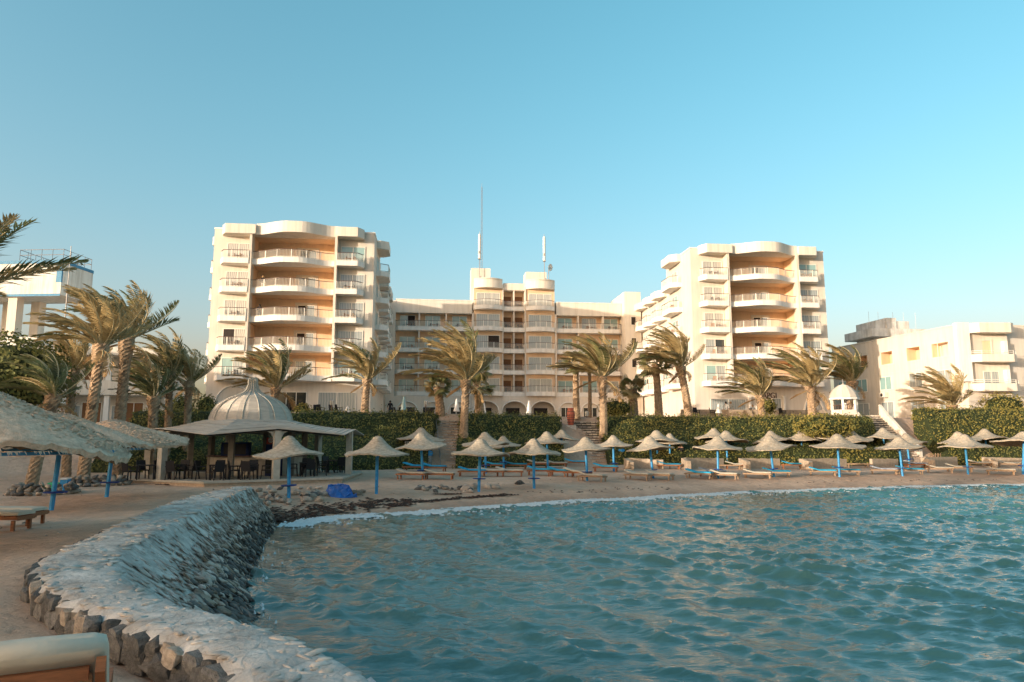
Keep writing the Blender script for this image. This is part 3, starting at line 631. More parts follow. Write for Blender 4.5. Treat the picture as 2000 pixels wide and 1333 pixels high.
def tower(root, W, left):
    ztop = F0 + 5*FH + .1          # underside of the parapet hood
    PT = ztop + 1.05
    fl, fr = 4.15, W - 4.0
    mb = MB(); mb.box(0, fl, 0, 9, GZ-1, PT-.25); mb.box(fr, W, 0, 9, GZ-1, PT-.25); mb.box(fl, fr, 0, 9, GZ-1, F0); mb.box(fl, fr, 2.25, 9, F0, PT-.25)
    zr = F0 + 4*FH + 1.1
    mb.box(.15, W-.15, 9, 23.6, GZ-1, zr); build(mb, 'wall', M['wall'], root)
    mb = MB(); mb.box(fl+.01, fr-.01, 2.20, 2.249, F0+.23, ztop)                # painted back of the loggia
    mb.box(fl+.001, fl+.03, .02, 2.2, F0+.23, ztop); mb.box(fr-.03, fr-.001, .02, 2.2, F0+.23, ztop)
    for k in range(5): mb.box(fl+.03, fr-.03, .0, 2.2, F0+FH*(k+1)-.03 if k < 4 else ztop-.03, F0+FH*(k+1)-.004 if k < 4 else ztop-.004)
    build(mb, 'loggia_lining', M['peach'], root)
    part(root, 'fin_wall', M['wall'], (fl-.12, fl+.14, -1.28, -.001, F0+.2, ztop+.2)); part(root, 'fin_wall', M['wall'], (fr-.14, fr+.12, -1.28, -.001, F0+.2, ztop+.2))
    # parapet hood: bay, bulge, bay
    lb = chamfer(.95, fl-.12, 1.5, .55, 0); rb = chamfer(fr+.12, W-1.1, 1.5, 0, .6); cb = curve_line(fl+.5, fr+.12, lambda t: bulge(t)+.35)
    mb = MB()
    for ln in (lb, rb): mb.prism(ln, ztop, PT)
    mb.prism([(fl-.12, 0), (fl-.12, -1.5), (fl+.5, -1.5), (fl+.5, 0)], ztop, PT-.01)
    mb.prism(cb, ztop-.005, PT+.16); mb.box(fl-.12, fr+.12, -.0, 2.4, ztop+.003, PT-.03)
    build(mb, 'parapet', M['wall_pale'], root)
    mb = MB(); mb.box(-.06, W+.06, -.06, 9.05, PT-.26, PT-.10); mb.box(.1, W-.1, 8.95, 23.65, zr, zr+.12); build(mb, 'coping', M['white'], root)
    lbb = chamfer(.95, fl-.125, 1.32, .5, 0); rbb = chamfer(fr+.125, W-1.1, 1.32, 0, .55); cbb = curve_line(fl+.145, fr-.145, bulge)
    for k in range(5):
        z = F0 + FH*k
        add_balcony(root, ('L', W), lbb, (0, -.002, z)); add_balcony(root, ('R', W), rbb, (0, -.002, z)); 
        add_balcony(root, ('C', W), cbb, (0, -.002, z))
        part(root, 'floor_slab', M['wall_pale'], (fl+.03, fr-.03, .001, 2.2, z+.0, z+.2))
        add_window(root, 1.5, -.02, z+.25, 2.3, 2.2, 2, open_half=0 if (k == 1 and left) else None, pane='pane_curtain' if k > 1 else None)
        add_window(root, fr+.45, -.02, z+.25, 2.5, 2.15, 2, pane='pane_teal' if k in (0, 4) else 'pane_grey')
        d = add_window(root, (fl+fr)/2+.1, 2.18, z+.25, 1.75, 2.15, 2, open_half=0 if k in (1, 2, 4) else None, pane='pane_grey', name='balcony_door')
        mb = MB(); mb.box(-.35, -.08, -.03, .0, 0, 2.45); mb.box(1.83, 2.1, -.03, 0, 0, 2.45); mb.box(-.35, 2.1, -.031, 0, 2.24, 2.5)
        put('surround', shared('dsur', lambda: mb.mesh('surround', M['wall'])), d)
    # flanks, with stepped bays
    sb = chamfer(0, 4.3, 1.35, .6, .6); sb2 = chamfer(0, 3.3, 1.2, 0, 1.5)
    for s in (0, 1):
        for k in range(5):
            z = F0 + FH*k
            for j in range(4):
                if j > 0 and k > 3: continue
                L_ = 4.3 if j == 0 else 3.3; v = 3.3 if j == 0 else 9.4 + (j-1)*4.2
                loc, rz = ((W-.002 if j == 0 else W-.152, v, z), rad(90)) if s else ((.002 if j == 0 else .152, v+L_, z), rad(-90))
                add_balcony(root, ('S', j == 0), sb if j == 0 else sb2, loc, rz)
                off = .25
                wl = (loc[0] + (.02 if s else -.02), v + off + .5 if s else v + L_ - off - .5, z+.25)
                add_window(root, *wl, 2.0, 2.1, 2, rz)
        for j in range(4):
            L_ = 4.3 if j == 0 else 3.3; v = 3.3 if j == 0 else 9.4 + (j-1)*4.2
            z = ztop if j == 0 else F0+4*FH
            loc, rz = ((W-.002 if j == 0 else W-.152, v, z), rad(90)) if s else ((.002 if j == 0 else .152, v+L_, z), rad(-90))
            put('hood', shared(('h', j == 0), lambda: (lambda m_: (m_.prism(sb if j == 0 else sb2, 0, .95), m_)[1])(MB()).mesh('hood', M['wall_pale'])), root, loc, (0,0,rz))
    return fl, fr, ztop
# left tower
WL = 17.2
lt = thing('hotel_tower', 'left cream hotel tower with curved apricot balconies, behind the thatched bar', 'building', (*HL, 0), ROT)
fl, fr, zt = tower(lt, WL, True)
for x0, w_, n_ in ((7.3, 3.1, 3), (11.7, 3.9, 2)): add_window(lt, x0, -.03, GZ+.5, w_, 2.3, n_, pane='pane_dark' if n_ == 3 else 'pane_grey')
mb = MB(); mb.tube([(1.0+1.9*(1-math.cos(t)), -.04, GZ+1.5+2.0*math.sin(t)) for t in np.linspace(0, math.pi, 15)], .09, 5); build(mb, 'arch_moulding', M['white'], lt)
# right tower
RTu, RTv = 54.5, 2.2
WR = 16.9
rt = thing('hotel_tower', 'right cream hotel tower with curved apricot balconies, its left flank in full sun', 'building', (*H2W(RTu, RTv), 0), ROT)
fl2, fr2, zt = tower(rt, WR, False)
add_window(rt, 1.9, -.03, GZ+.35, 4.2, 2.1, 2, pane='pane_grey')
add_window(rt, 7.5, -.03, GZ+.2, .8, 2.4, 1, pane='dark', name='door'); add_window(rt, 9.5, -.03, GZ+.35, 1.0, 2.2, 1, pane='pane_grey')
mb = MB(); mb.box(6.5, 6.75, -.25, -.001, GZ, GZ+2.8); mb.box(10.75, 11.0, -.25, -.001, GZ, GZ+2.9); build(mb, 'pilaster', M['white'], rt)
g = MB(); arch = [(14.6+1.25*math.cos(t), GZ+.6+2.3*math.sin(t)) for t in np.linspace(0, math.pi, 13)]
g.tube([(x, -.06, z) for x, z in arch], .14, 6, 0)
for i in range(1, 12): x = 13.35+2.5*i/12; h = GZ+.6+2.3*math.sqrt(max(0, 1-((x-14.6)/1.25)**2)); g.box(x-.03, x+.03, -.06, -.03, GZ, h, 0)
n0 = [(x, -.012, z) for x, z in arch]; g.add(n0 + [(13.35, -.012, GZ), (15.85, -.012, GZ)], [tuple(range(len(n0))) + (len(n0), len(n0)+1)], 1)
build(g, 'arched_grille', [M['white'], M['pane_grey']], rt)
fc = bpy.data.curves.new('wall_lettering', 'FONT'); fc.body = 'APGI'; fc.size = 1.0; fc.extrude = .04; fc.materials.append(M['rail'])
fo = bpy.data.objects.new('text', fc); C.objects.link(fo); lm_ = bpy.data.meshes.new_from_object(fo.evaluated_get(bpy.context.evaluated_depsgraph_get())); bpy.data.objects.remove(fo); fo = put('wall_lettering', lm_, rt); fo.location = (8.2, -.05, F0-1.35); fo.rotation_euler = (rad(90), 0, 0); fo.scale = (.85, 1, 1)

# central block
cb = thing('hotel_block', 'long five storey central hotel block with balconies, arches and two turrets', 'building', (*HL, 0), ROT)
Y0 = 24.5; YB = Y0 + 1.45
ZP0 = F0 + 4*FH - .55 ; ZP1 = ZP0 + 1.9
UL, U1, U2, T1a, T1b, T2a, T2b, U7, U8, UR = 18.4, 21.8, 25.7, 29.7, 33.9, 37.4, 41.7, 45.3, 49.1, 51.9
mb = MB(); mb.box(17.2, 54.6, YB, YB+9, GZ-1, ZP1-.3); mb.box(17.2, UL, Y0-.1, YB, GZ-1, ZP1-.2)
for a, b_ in ((T1a, T1b), (T2a, T2b)): mb.box(a, b_, Y0-.15, YB+3, F0-.4, F0+5*FH+.4)
mb.box(T1b, T2a, YB-.001, YB+3, F0-.4, F0+5*FH+.1)
build(mb, 'wall', M['wall'], cb)
mb = MB()
for a, b_ in ((UL+.01, T1a-.01), (T2b+.01, UR-.01)): mb.box(a, b_, YB-.04, YB-.002, F0+.2, ZP0); 
mb.box(T1b+.01, T2a-.01, YB-.05, YB-.004, F0+.2, F0+5*FH); 
for a, b_ in ((T1a, T1b), (T2a, T2b)): mb.box(a+.02, b_-.02, Y0-.19, Y0-.152, F0-.3, F0+5*FH+.2)
build(mb, 'painted_recess', M['peach'], cb)
for u in (U1, U2, U7, U8): part(cb, 'fin_wall', M['wall'], (u-.10, u+.10, Y0+.12, YB-.05, F0+.2, ZP0))
for u in (T1a-.12, T2b+.12): part(cb, 'fin_wall', M['wall'], (u-.11, u+.11, Y0-.45, YB-.05, F0-.3, ZP0))
for u in (T1b+.08, T2a-.08): part(cb, 'fin_wall', M['wall'], (u-.075, u+.075, Y0-.35, YB-.06, F0-.3, F0+5*FH+.2))
part(cb, 'fin_wall', M['wall'], ((T1b+T2a)/2-.09, (T1b+T2a)/2+.09, Y0+.05, YB-.06, F0+.2, F0+5*FH))
mb = MB()
for a, b_ in ((UL, T1a-.24), (T2b+.24, UR)): mb.box(a, b_, Y0, YB+.3, ZP0, ZP1)
mb.box(T1b+.17, T2a-.17, Y0-.05, YB+.2, F0+5*FH-.1, F0+5*FH+.95); build(mb, 'parapet', M['wall_pale'], cb)
tur = lambda w_: curve_line(0, w_, lambda t: .25 + .95*math.sin(math.pi*t)**.8)
for a, b_ in ((T1a, T1b), (T2a, T2b)):
    w_ = b_ - a; mb = MB(); mb.prism(tur(w_), 0, 1.25); mb.prism([(x, y*1.06-.04) for x, y in tur(w_)], 1.25, 1.4); build(mb, 'turret_hood', M['wall_pale'], cb, loc=(a, Y0-.14, F0+5*FH+.05))
    for k in range(5):
        z = F0 + FH*k; add_balcony(cb, 'tur', tur(4.2), (a+.02, Y0-.195, z))
        add_window(cb, a+.45, Y0-.2, z+.25, 3.3, 2.25, 2 if k != 4 else 3, pane='pane_curtain' if k in (0, 4) else 'pane_grey', open_half=1 if (k == 2 and a == T1a) else None)
for k in range(5):
    z = F0 + FH*k; w_ = T2a - T1b - .34
    add_balcony(cb, 'rec', [(0, 1.44), (0, .0), (w_, .0), (w_, 1.44)], (T1b+.17, Y0-.02, z))
    for u in (T1b+.3, (T1b+T2a)/2+.25): put('doorway', shared('dw', lambda: (lambda m_: (m_.box(0, 1.15, -.03, .0, 0, 2.1), m_)[1])(MB()).mesh('doorway', M['brown'])), cb, (u, YB-.055, z+.25))
for k in range(4):
    z = F0 + FH*k
    for (a, b_), ch in (((UL, T1a-.24), 1), ((T2b+.24, UR), 2)):
        ln = [(0, 1.43), (0, .45), (.45, 0), (b_-a, 0), (b_-a, 1.43)] if ch == 1 else [(0, 1.43), (0, 0), (b_-a-.45, 0), (b_-a, .45), (b_-a, 1.43)]
        add_balcony(cb, ('wing', ch), ln, (a, Y0-.02, z))
    for a, b_ in ((UL, U1), (U1, U2), (U2, T1a), (T2b, U7), (U7, U8), (U8, UR)):
        add_window(cb, (a+b_)/2-1.05, YB-.045, z+.25, 2.1, 2.1, 2, pane=rnd.choice(['pane_teal', 'pane_teal', 'pane_grey']), open_half=1 if (a == UL and k == 3) else None)
# ground floor arcade
def arcade(u0, u1, n, y, zt_, deep, spring, rise, pier=.28):
    mb = MB(); w_ = (u1-u0)/n
    for i in range(n):
        a = u0 + w_*i; b_ = a + w_; ts = np.linspace(0, math.pi, 17); c = (a+b_)/2; r_ = w_/2 - pier
        top = [(c - r_*math.cos(t), spring + rise*math.sin(t)) for t in ts]
        vs = [(x, y, z) for x, z in top] + [(x, y, zt_) for x, z in top]; nn = len(top)
        mb.add(vs, [(j, j+1, nn+j+1, nn+j) for j in range(nn-1)], 0)
        vs = [(x, y, z) for x, z in top] + [(x, y+deep, z) for x, z in top]; mb.add(vs, [(j+1, j, nn+j, nn+j+1) for j in range(nn-1)], 0)
        mb.box(a, a+pier, y, y+deep, GZ-.5, zt_); mb.box(b_-pier, b_, y, y+deep, GZ-.5, zt_)
        mb.tube([(x, y-.05, z) for x, z in top], .10, 5, 1)
    return mb
mb = arcade(T1a-.2, T2b+.2, 3, Y0-.25, F0-.02, .4, GZ+1.9, 1.35)
m2 = arcade(UL, T1a-.22, 3, Y0-.1, F0-.02, .16, GZ+1.7, 1.4); m3 = arcade(T2b+.22, UR, 3, Y0-.1, F0-.02, .16, GZ+1.7, 1.4)
for q in (m2, m3): mb.v += []; n0 = len(mb.v); mb.v += q.v; mb.f += [tuple(i+n0 for i in f) for f in q.f]; mb.m += q.m
build(mb, 'arcade', [M['wall'], M['white']], cb)
part(cb, 'arcade_panel', M['wall'], (UL, T1a-.25, Y0+.07, Y0+.3, GZ-.5, F0-.03)); part(cb, 'arcade_panel', M['wall'], (T2b+.25, UR, Y0+.07, Y0+.3, GZ-.5, F0-.03))
part(cb, 'arcade_ceiling', M['wall'], (T1a-.2, T2b+.2, Y0+.15, YB-.01, F0-.3, F0-.03))
for i in range(3):
    for a, b_ in ((UL, T1a-.2), (T2b+.2, UR)):
        w_ = (b_-a)/3; add_window(cb, a + w_*i + .7, Y0+.06, GZ+.1, w_-1.4, 2.2, 3, pane='pane_dark', name='french_window')
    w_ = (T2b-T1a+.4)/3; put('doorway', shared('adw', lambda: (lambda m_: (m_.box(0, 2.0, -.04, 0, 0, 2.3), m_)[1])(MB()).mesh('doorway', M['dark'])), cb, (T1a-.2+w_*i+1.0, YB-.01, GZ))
# stair towers and roof boxes
for nm, bx in (('stair_tower', (51.95, 54.4, 22.9, 31, GZ-1, F0+5*FH-.25)), ('stair_tower', (16.3, 17.6, 25.6, 31, GZ-1, F0+5*FH+.2)), ('roof_box', (T1a-.3, T1a+2.6, YB+.5, YB+3.4, F0+4*FH, F0+5*FH+3.6)), ('roof_box', (T2a+.3, T2a+3.5, YB+.8, YB+3.4, F0+4*FH, F0+5*FH+3.3))): part(cb, nm, M['wall_pale'], bx)
for k in range(4): add_window(cb, 52.9, 22.88, F0+FH*k+1.1, .65, 1.15, 1, pane='dark')
mb = MB(); mb.box(UL-.05, T1a-.25, Y0-.06, YB+.35, ZP1, ZP1+.1); mb.box(T2b+.25, UR+.05, Y0-.06, YB+.35, ZP1, ZP1+.1); build(mb, 'coping', M['white'], cb)
# masts and dishes on the roof
def local(u, v, z): x, y = H2W(u, v); return (x, y, z)
zr = F0 + 5*FH + 1.3
am = MB(); am.tube([(0,0,0),(0,0,3.7)], .05, 6, 1); am.tube([(0,0,3.7),(0,0,7.4)], .20, 10, 0); am.tube([(0,0,7.4),(0,0,7.85)], .03, 5, 1); am.box(-.2,.2,-.2,.2,3.55,3.7,1); am.box(-.15,.15,-.2,0,4.4,4.8,1); am.box(.05,.3,-.25,-.05,.5,.9,1)
ame = am.mesh('antenna', [M['white'], M['metal']], False)
a1 = tag(put('antenna', ame, None, local(T1a+.9, YB+.0, zr)), 'white tubular antenna on the left rooftop box beside the tall lattice mast', 'antenna', 'white rooftop antennas')
a2 = tag(put('antenna', ame, None, local(T2a+3.1, YB+.3, zr)), 'white tubular antenna standing alone above the right turret', 'antenna', 'white rooftop antennas')
lm = MB(); q = [(.17,0),(-.085,.147),(-.085,-.147)]; HM = 15.2
for x, y in q: lm.tube([(x,y,0),(x*.6,y*.6,HM)], .022, 4, 0)
for i in range(34):
    z = HM*i/34; z2 = HM*(i+1)/34
    for j in range(3): a = q[j]; b_ = q[(j+1)%3]; k = 1-.4*i/34; lm.tube([(a[0]*k,a[1]*k,z),(b_[0]*k,b_[1]*k,z2)], .012, 3, 0)
lm.tube([(0,0,HM),(0,0,HM+.6)], .02, 4); tag(build(lm, 'lattice_mast', M['metal'], loc=local(T1a+1.25, YB+1.0, zr)), 'tall thin red grey lattice mast on the left turret roof', 'mast')
dm = MB(); dm.lathe([(.01,.18),(.25,.13),(.45,.04),(.55,-.05),(.45,.0),(.25,.09),(.01,.14)], 18, m=0); dm.tube([(0,0,.1),(0,0,-.5)], .03, 5, 1)
d_ = tag(build(dm, 'satellite_dish', [M['white'], M['metal']], loc=local(T2a+3.95, YB+.1, zr+2.6), smooth=True), 'white satellite dish beside the right rooftop antenna', 'dish'); d_.rotation_euler = (rad(-80), 0, rad(50))
pm = MB(); pm.tube([(0,0,0),(0,0,3.2)], .05, 6); tag(build(pm, 'dish_pole', M['metal'], loc=local(T2a+3.75, YB+.3, zr-.4)), 'thin grey pole carrying the satellite dish', 'pole')

# ------------------------------------------------------------------ neighbouring buildings
# low apartment house on the right
pA = (50.9, 80.0); pB = (46.3, 103.0)
dirx, diry = pB[0]-pA[0], pB[1]-pA[1]; LN = math.hypot(dirx, diry); rotA = math.atan2(-diry, -dirx)     # local x runs from the far end (pB) to the near corner (pA)
ap = thing('apartment_house', 'low cream three storey apartment house at the right edge beyond the hedge', 'building', (*pB, 0), rotA)
ZR = 12.7; RF = (2.0, 5.25, 8.5)
OPN = ((1.7, 1.6), (5.2, 2.2), (10.0, 2.1), (14.6, 2.2), (18.7, 2.5)); OZ0 = RF[2]+.9; OZ1 = OZ0+1.6
mb = MB(); mb.box(0, LN, 1.4, 12, 0, ZR); mb.box(0, LN, 0, 1.4, 0, OZ0); mb.box(0, LN, 0, 1.4, OZ1, ZR); xs_ = [0] + [v for x, w_ in OPN for v in (x, x+w_)] + [LN]
for x0_, x1_ in zip(xs_[::2], xs_[1::2]): mb.box(x0_, x1_, 0, 1.4, OZ0, OZ1)
build(mb, 'wall', M['wall'], ap)
for x, w_ in OPN: part(ap, 'loggia_lining', M['peach'], (x, x+w_, 1.35, 1.395, OZ0, OZ1), (x+.001, x+.03, .02, 1.35, OZ0, OZ1), (x+w_-.03, x+w_-.001, .02, 1.35, OZ0, OZ1), (x+.03, x+w_-.03, .02, 1.35, OZ1-.03, OZ1-.001))
mb = MB(); mb.box(-.05, LN+.03, -.07, 12, ZR, ZR+.12)
for x in (8.6, 13.6, 19.6): mb.box(x-.05, x+.05, -.035, .0, 1, ZR)
for z in (5.0, 8.2): mb.box(0, LN-1.6, -.03, .0, z, z+.06)
build(mb, 'coping', M['wall_pale'], ap)
def loggia(root, x, y, z, w_, h):
    mb = MB(); mb.box(x, x+w_, y-.012, y-.002, z, z+h, 0); o = build(mb, 'loggia_opening', [M['peach'], M['wall']], root)
    m2 = MB(); m2.box(x-.15, x, y-.10, y, z-.15, z+h+.15); m2.box(x+w_, x+w_+.15, y-.10, y, z-.15, z+h+.15); m2.box(x, x+w_, y-.10, y, z+h, z+h+.15); m2.box(x, x+w_, y-.10, y, z-.15, z); build(m2, 'frame', M['wall'], o); return o
def deep_opening(root, x, y, z, w_, h, d=1.2): pass
for x, w_ in OPN: part(ap, 'opening_frame', M['wall_pale'], (x-.15, x, -.05, 0, OZ0-.15, OZ1+.15), (x+w_, x+w_+.15, -.05, 0, OZ0-.15, OZ1+.15), (x, x+w_, -.05, 0, OZ1, OZ1+.15), (x, x+w_, -.05, 0, OZ0-.15, OZ0))
acs = []
for x, pn in ((1.2, 'pane_teal'), (5.0, 'pane_teal'), (9.6, 'pane_teal'), (14.8, 'pane_grey'), (19.4, 'pane_grey')):
    add_window(ap, x, -.02, RF[1]+.9, 2.0, 1.6, 2, pane=pn); add_window(ap, x, -.02, RF[0]+.5, 2.1, 2.0, 2, pane='pane_teal' if x < 4 else 'pane_curtain' if x < 8 else 'pane_grey')
# front bay with balconies faces the sea
fx = pA[0]; fy = pA[1]
fb = thing('apartment_house', 'cream front wing with two rounded balconies at the extreme right edge', 'building', (fx, fy, 0), rad(2))
mb = MB(); mb.box(-.9, .55, -.25, .4, 6.2, ZR+.15); build(mb, 'pilaster', M['white'], fb)
mb = MB(); mb.box(.3, 5.3, .4, 10, 0, ZR); mb.box(5.3, 14, 1.9, 10, 0, ZR); build(mb, 'wall', M['wall'], fb)
fbl = [(0, 0), (.0, -.5), (.9, -1.3), (4.5, -1.3), (5.0, -1.0), (5.0, 0)]
mb = MB(); mb.prism(fbl, ZR-1.05, ZR+.05); build(mb, 'parapet', M['wall_pale'], fb, loc=(.4, .402, 0))
for z in (RF[1]-.15, RF[2]-.15):
    b_ = put('balcony', shared('apb', lambda: balcony_mesh(fbl, 0, .85).mesh('balcony', M['wall_pale'])), fb, (.4, .398, z))
    m2 = MB()
    for zz in (1.05, 1.25): m2.tube([(*p, zz) for p in fbl[1:-1]], .03, 5)
    for p in fbl[1:-1]: m2.tube([(*p, .8), (*p, 1.25)], .025, 4)
    build(m2, 'railing', M['white_metal'], b_)
add_window(fb, 2.2, .38, RF[1]+.1, 1.7, 2.0, 2, pane='pane_grey'); loggia(fb, 1.6, .4, RF[2]+.75, 1.7, 1.6); add_window(fb, 2.4, .38, RF[0]+.4, 1.4, 1.9, 2, pane='pane_grey')
for z in RF[1:]:
    mb = MB(); mb.box(4.5, 4.9, -.15, .39, z+.5, z+2.3); build(mb, 'pillar', M['white'], fb)
    add_window(fb, 6.4, 1.88, z+.6, 1.3, 1.7, 1, pane='pane_dark')
th = thing('tank_house', 'bare grey concrete tank house on the roof of the apartment house', 'building', (51.6, 97, 0), rad(8))
mb = MB(); mb.box(-2.2, 3.6, 0, 4, ZR-.2, ZR+.8); build(mb, 'base', M['grey_conc'], th)
mb = MB(); mb.box(-3.4, 4.6, -1.2, 5, ZR+.8, ZR+1.9); build(mb, 'slab', M['grey_conc'], th)
mb = MB(); mb.box(-2.2, 2.9, -.2, 4, ZR+1.9, ZR+3.1); mb.box(-.6, .9, -.35, 4, ZR+1.9, ZR+3.5); build(mb, 'upper_block', M['grey_conc'], th)
for x in (-1.4, .8, 2.4, -2.8, 4.2): mb = MB(); mb.tube([(x, .2, ZR+1.9), (x+.05, .2, ZR+4.4)], .02, 4); build(mb, 'reinforcing_bar', M['metal'], th)
def ac(label, x, z):
    t = thing('air_conditioner', label, 'air conditioner', (pB[0] + math.cos(rotA)*x + .0, pB[1] + math.sin(rotA)*x, z), rotA, 'air conditioners on the apartment house')
    mb = MB(); mb.box(0, 1.0, -.5, -.06, 0, .62); build(mb, 'casing', M['wall_pale'], t); mb = MB(); mb.lathe([(.01,0),(.21,0),(.23,.02)], 14); o = build(mb, 'fan_grille', M['dark'], t, loc=(.35, -.515, .31), rot=(rad(90),0,0))
    mb = MB(); mb.box(.05, .1, -.5, 0, -.08, 0); mb.box(.9, .95, -.5, 0, -.08, 0); build(mb, 'bracket', M['metal'], t)
ac('air conditioner under the first floor window nearest the small white pavilion', 1.7, RF[1]-.25)
ac('air conditioner under the shaded first floor window, middle of the three', 5.4, RF[1]-.2)
ac('sunlit air conditioner on the apartment wall, rightmost of the three', 9.9, RF[1]-.1)

# water tower on the left
wt = thing('water_tower', 'white boxy water tower on legs with blue trim behind the left palms', 'water tower', (-65, 90, 0), rad(-4))
Zb0 = 18.0; Zb1 = 22.1
mb = MB(); mb.box(-20, 7.6, 0, 6, Zb0, Zb1); build(mb, 'tank', M['water_white'], wt)
mb = MB(); mb.box(-20.05, 7.65, -.06, 6.05, Zb1, Zb1+.4); mb.box(6.9, 7.605, -.03, .2, Zb0+1.6, Zb1); mb.box(-20, 7.6, -.04, -.0, Zb0-.17, Zb0+.14); build(mb, 'trim', M['blue_trim'], wt)
for x in (-12, -7.6, -3.6, .4):
    for y in (.4, 4.4): mb = MB(); mb.box(x, x+1.2, y, y+1.2, 10.0, Zb0); build(mb, 'leg', M['wall'], wt)
mb = MB(); mb.box(-20, 5.6, -.8, 8.5, -1, 12.5); build(mb, 'podium', M['water_white'], wt)
mb = MB()
pr_ = [(1.5, .3), (7.4, .3), (7.4, 5.8), (1.5, 5.8), (1.5, .3)]
for zz in (.8, 1.5):
    mb.tube([(x, y, Zb1+.4+zz) for x, y in pr_], .04, 4)
for a, b_ in zip(pr_[:-1], pr_[1:]):
    for k in range(4): x = a[0]+(b_[0]-a[0])*k/4; y = a[1]+(b_[1]-a[1])*k/4; mb.tube([(x,y,Zb1+.2),(x,y,Zb1+1.95)], .04, 4)
build(mb, 'railing', M['metal'], wt)
pl = MB(); pl.tube([(0,0,0),(0,0,10.5)], .045, 6); pl.tube([(0,0,10.5),(0,0,13.6)], .025, 5); tag(build(pl, 'flagpole', M['metal'], loc=(atY(140, 470, 50)[0], 50, 0)), 'thin bare pole rising in front of the blue trimmed water tower', 'pole')

# low wing behind the left palms
lw = thing('guest_wing', 'low cream guest wing with brown doors seen between the left palm trunks', 'building', (-41.5, 60, 0), rad(10))
mb = MB(); mb.box(-2, 11.2, 1.6, 9, 0, 7.6); mb.box(-2, 11.2, 0, 1.6, 0, .8); build(mb, 'wall', M['wall'], lw)
mb = MB(); mb.box(-2.1, 11.3, -.25, 1.6, 7.0, 7.7); build(mb, 'parapet', M['wall_pale'], lw)
mb = MB(); mb.box(-2, 11.2, -.1, 1.6, 3.6, 4.85); build(mb, 'balcony', M['wall_pale'], lw)
for x in (.2, 3.6, 7.0, 10.4): mb = MB(); mb.box(x-.2, x+.2, .1, .5, .8, 3.6); mb.box(x-.2, x+.2, .1, .5, 4.85, 7.0); build(mb, 'pillar', M['white'], lw)
for x in (1.2, 4.6, 8.0):
    for z in (.8, 4.0): add_window(lw, x, 1.58, z, 1.5, 2.2, 2, pane='brown', name='door')
    add_window(lw, x-1.2+.2, 1.58, 1.5, .8, 1.2, 1, pane='pane_grey')
# unseen building added left of the view; its form is set to shade the beach
sw = thing('shade_building', 'unseen cream building added left of the view to shade the beach', 'building', (-52, 0, 0))
mb = MB(); mb.box(-14, 0, -90, 32, -2.5, 6.5); mb.box(-14, 0, 32, 61, -2.5, 9.6); build(mb, 'wall', M['wall'], sw)
mb = MB(); mb.box(-.3, .2, -90, 32, 6.4, 6.7); mb.box(-.3, .2, 32, 61, 9.5, 9.8); build(mb, 'coping', M['white'], sw)
for k in range(9):
    for z in (-1, 2.4): add_window(sw, .02, -38+k*8, z, 2.4, 2.1, 2, rad(90), pane='pane_grey')

# ------------------------------------------------------------------ palms
WIND = Vector((-1.0, .12, -.04)).normalized()
def frond_mesh(az, el, seed, L_=3.2, wind=1.0, n=15, nl=50, dead=False):
    r = random.Random(seed); mb = MB(); d = Vector((math.cos(az)*math.cos(el), math.sin(az)*math.cos(el), math.sin(el))); p = Vector((0,0,0)); pts = [p.copy()]; dirs = [d.copy()]
    for i in range(n):
        t = (i+1)/n; ds = L_/n
        d = d + (WIND*(.52*wind*t**.7 + .03) + Vector((0,0,-(.07 + .12*t) * (1.6 if dead else 1)))) * (ds*1.35); d.normalize(); p = p + d*ds; pts.append(p.copy()); dirs.append(d.copy())
    mb.tube(pts, [.045*(1-.85*i/n)+.005 for i in range(n+1)], 4, 1, False)
    for k in range(nl):
        t = .16 + .84*(k+.5)/nl; f = t*n; i = min(int(f), n-1); c = pts[i].lerp(pts[i+1], f-i); dd = dirs[i].lerp(dirs[i+1], f-i).normalized()
        sd = dd.cross(Vector((0,0,1))); sd = sd.normalized() if sd.length > .1 else dd.orthogonal().normalized(); up = sd.cross(dd).normalized()
        ll = (.60*math.sin(math.pi*min(1, (.12+.88*(t-.16)/.84)))**.55 + .06)*L_/3.2*.98
        for s in (-1, 1):
            ld = (dd*.75 + sd*s*.62 + up*.22 + WIND*.75*wind*(1 if WIND.dot(sd*s) > -.3 else .8) + Vector((r.gauss(0,.13), r.gauss(0,.13), r.gauss(0,.13) - .12))).normalized()
            w = (dd.cross(ld)).normalized().cross(ld).normalized()*.029 + up*.007; tip = c + ld*ll*r.uniform(.8,1.1); mid = c + ld*ll*.45
            mb.add([c - w*.5, mid - w, tip + Vector((0,0,-.06*ll)), mid + w], [(0,1,2,3)], 0)
    return mb
FR = {}
def frond_lib(az_i, lv, wd=1.0):
    k = (az_i, lv, wd)
    if k not in FR:
        el = (rad(80), rad(58), rad(34), rad(-12))[lv]
        FR[k] = frond_mesh(2*math.pi*az_i/14, el, az_i*7+lv, 3.2 if lv < 3 else 2.7, wd, dead=(lv == 3)).mesh('frond', [M['frond_olive'], M['rachis']])
    return FR[k]
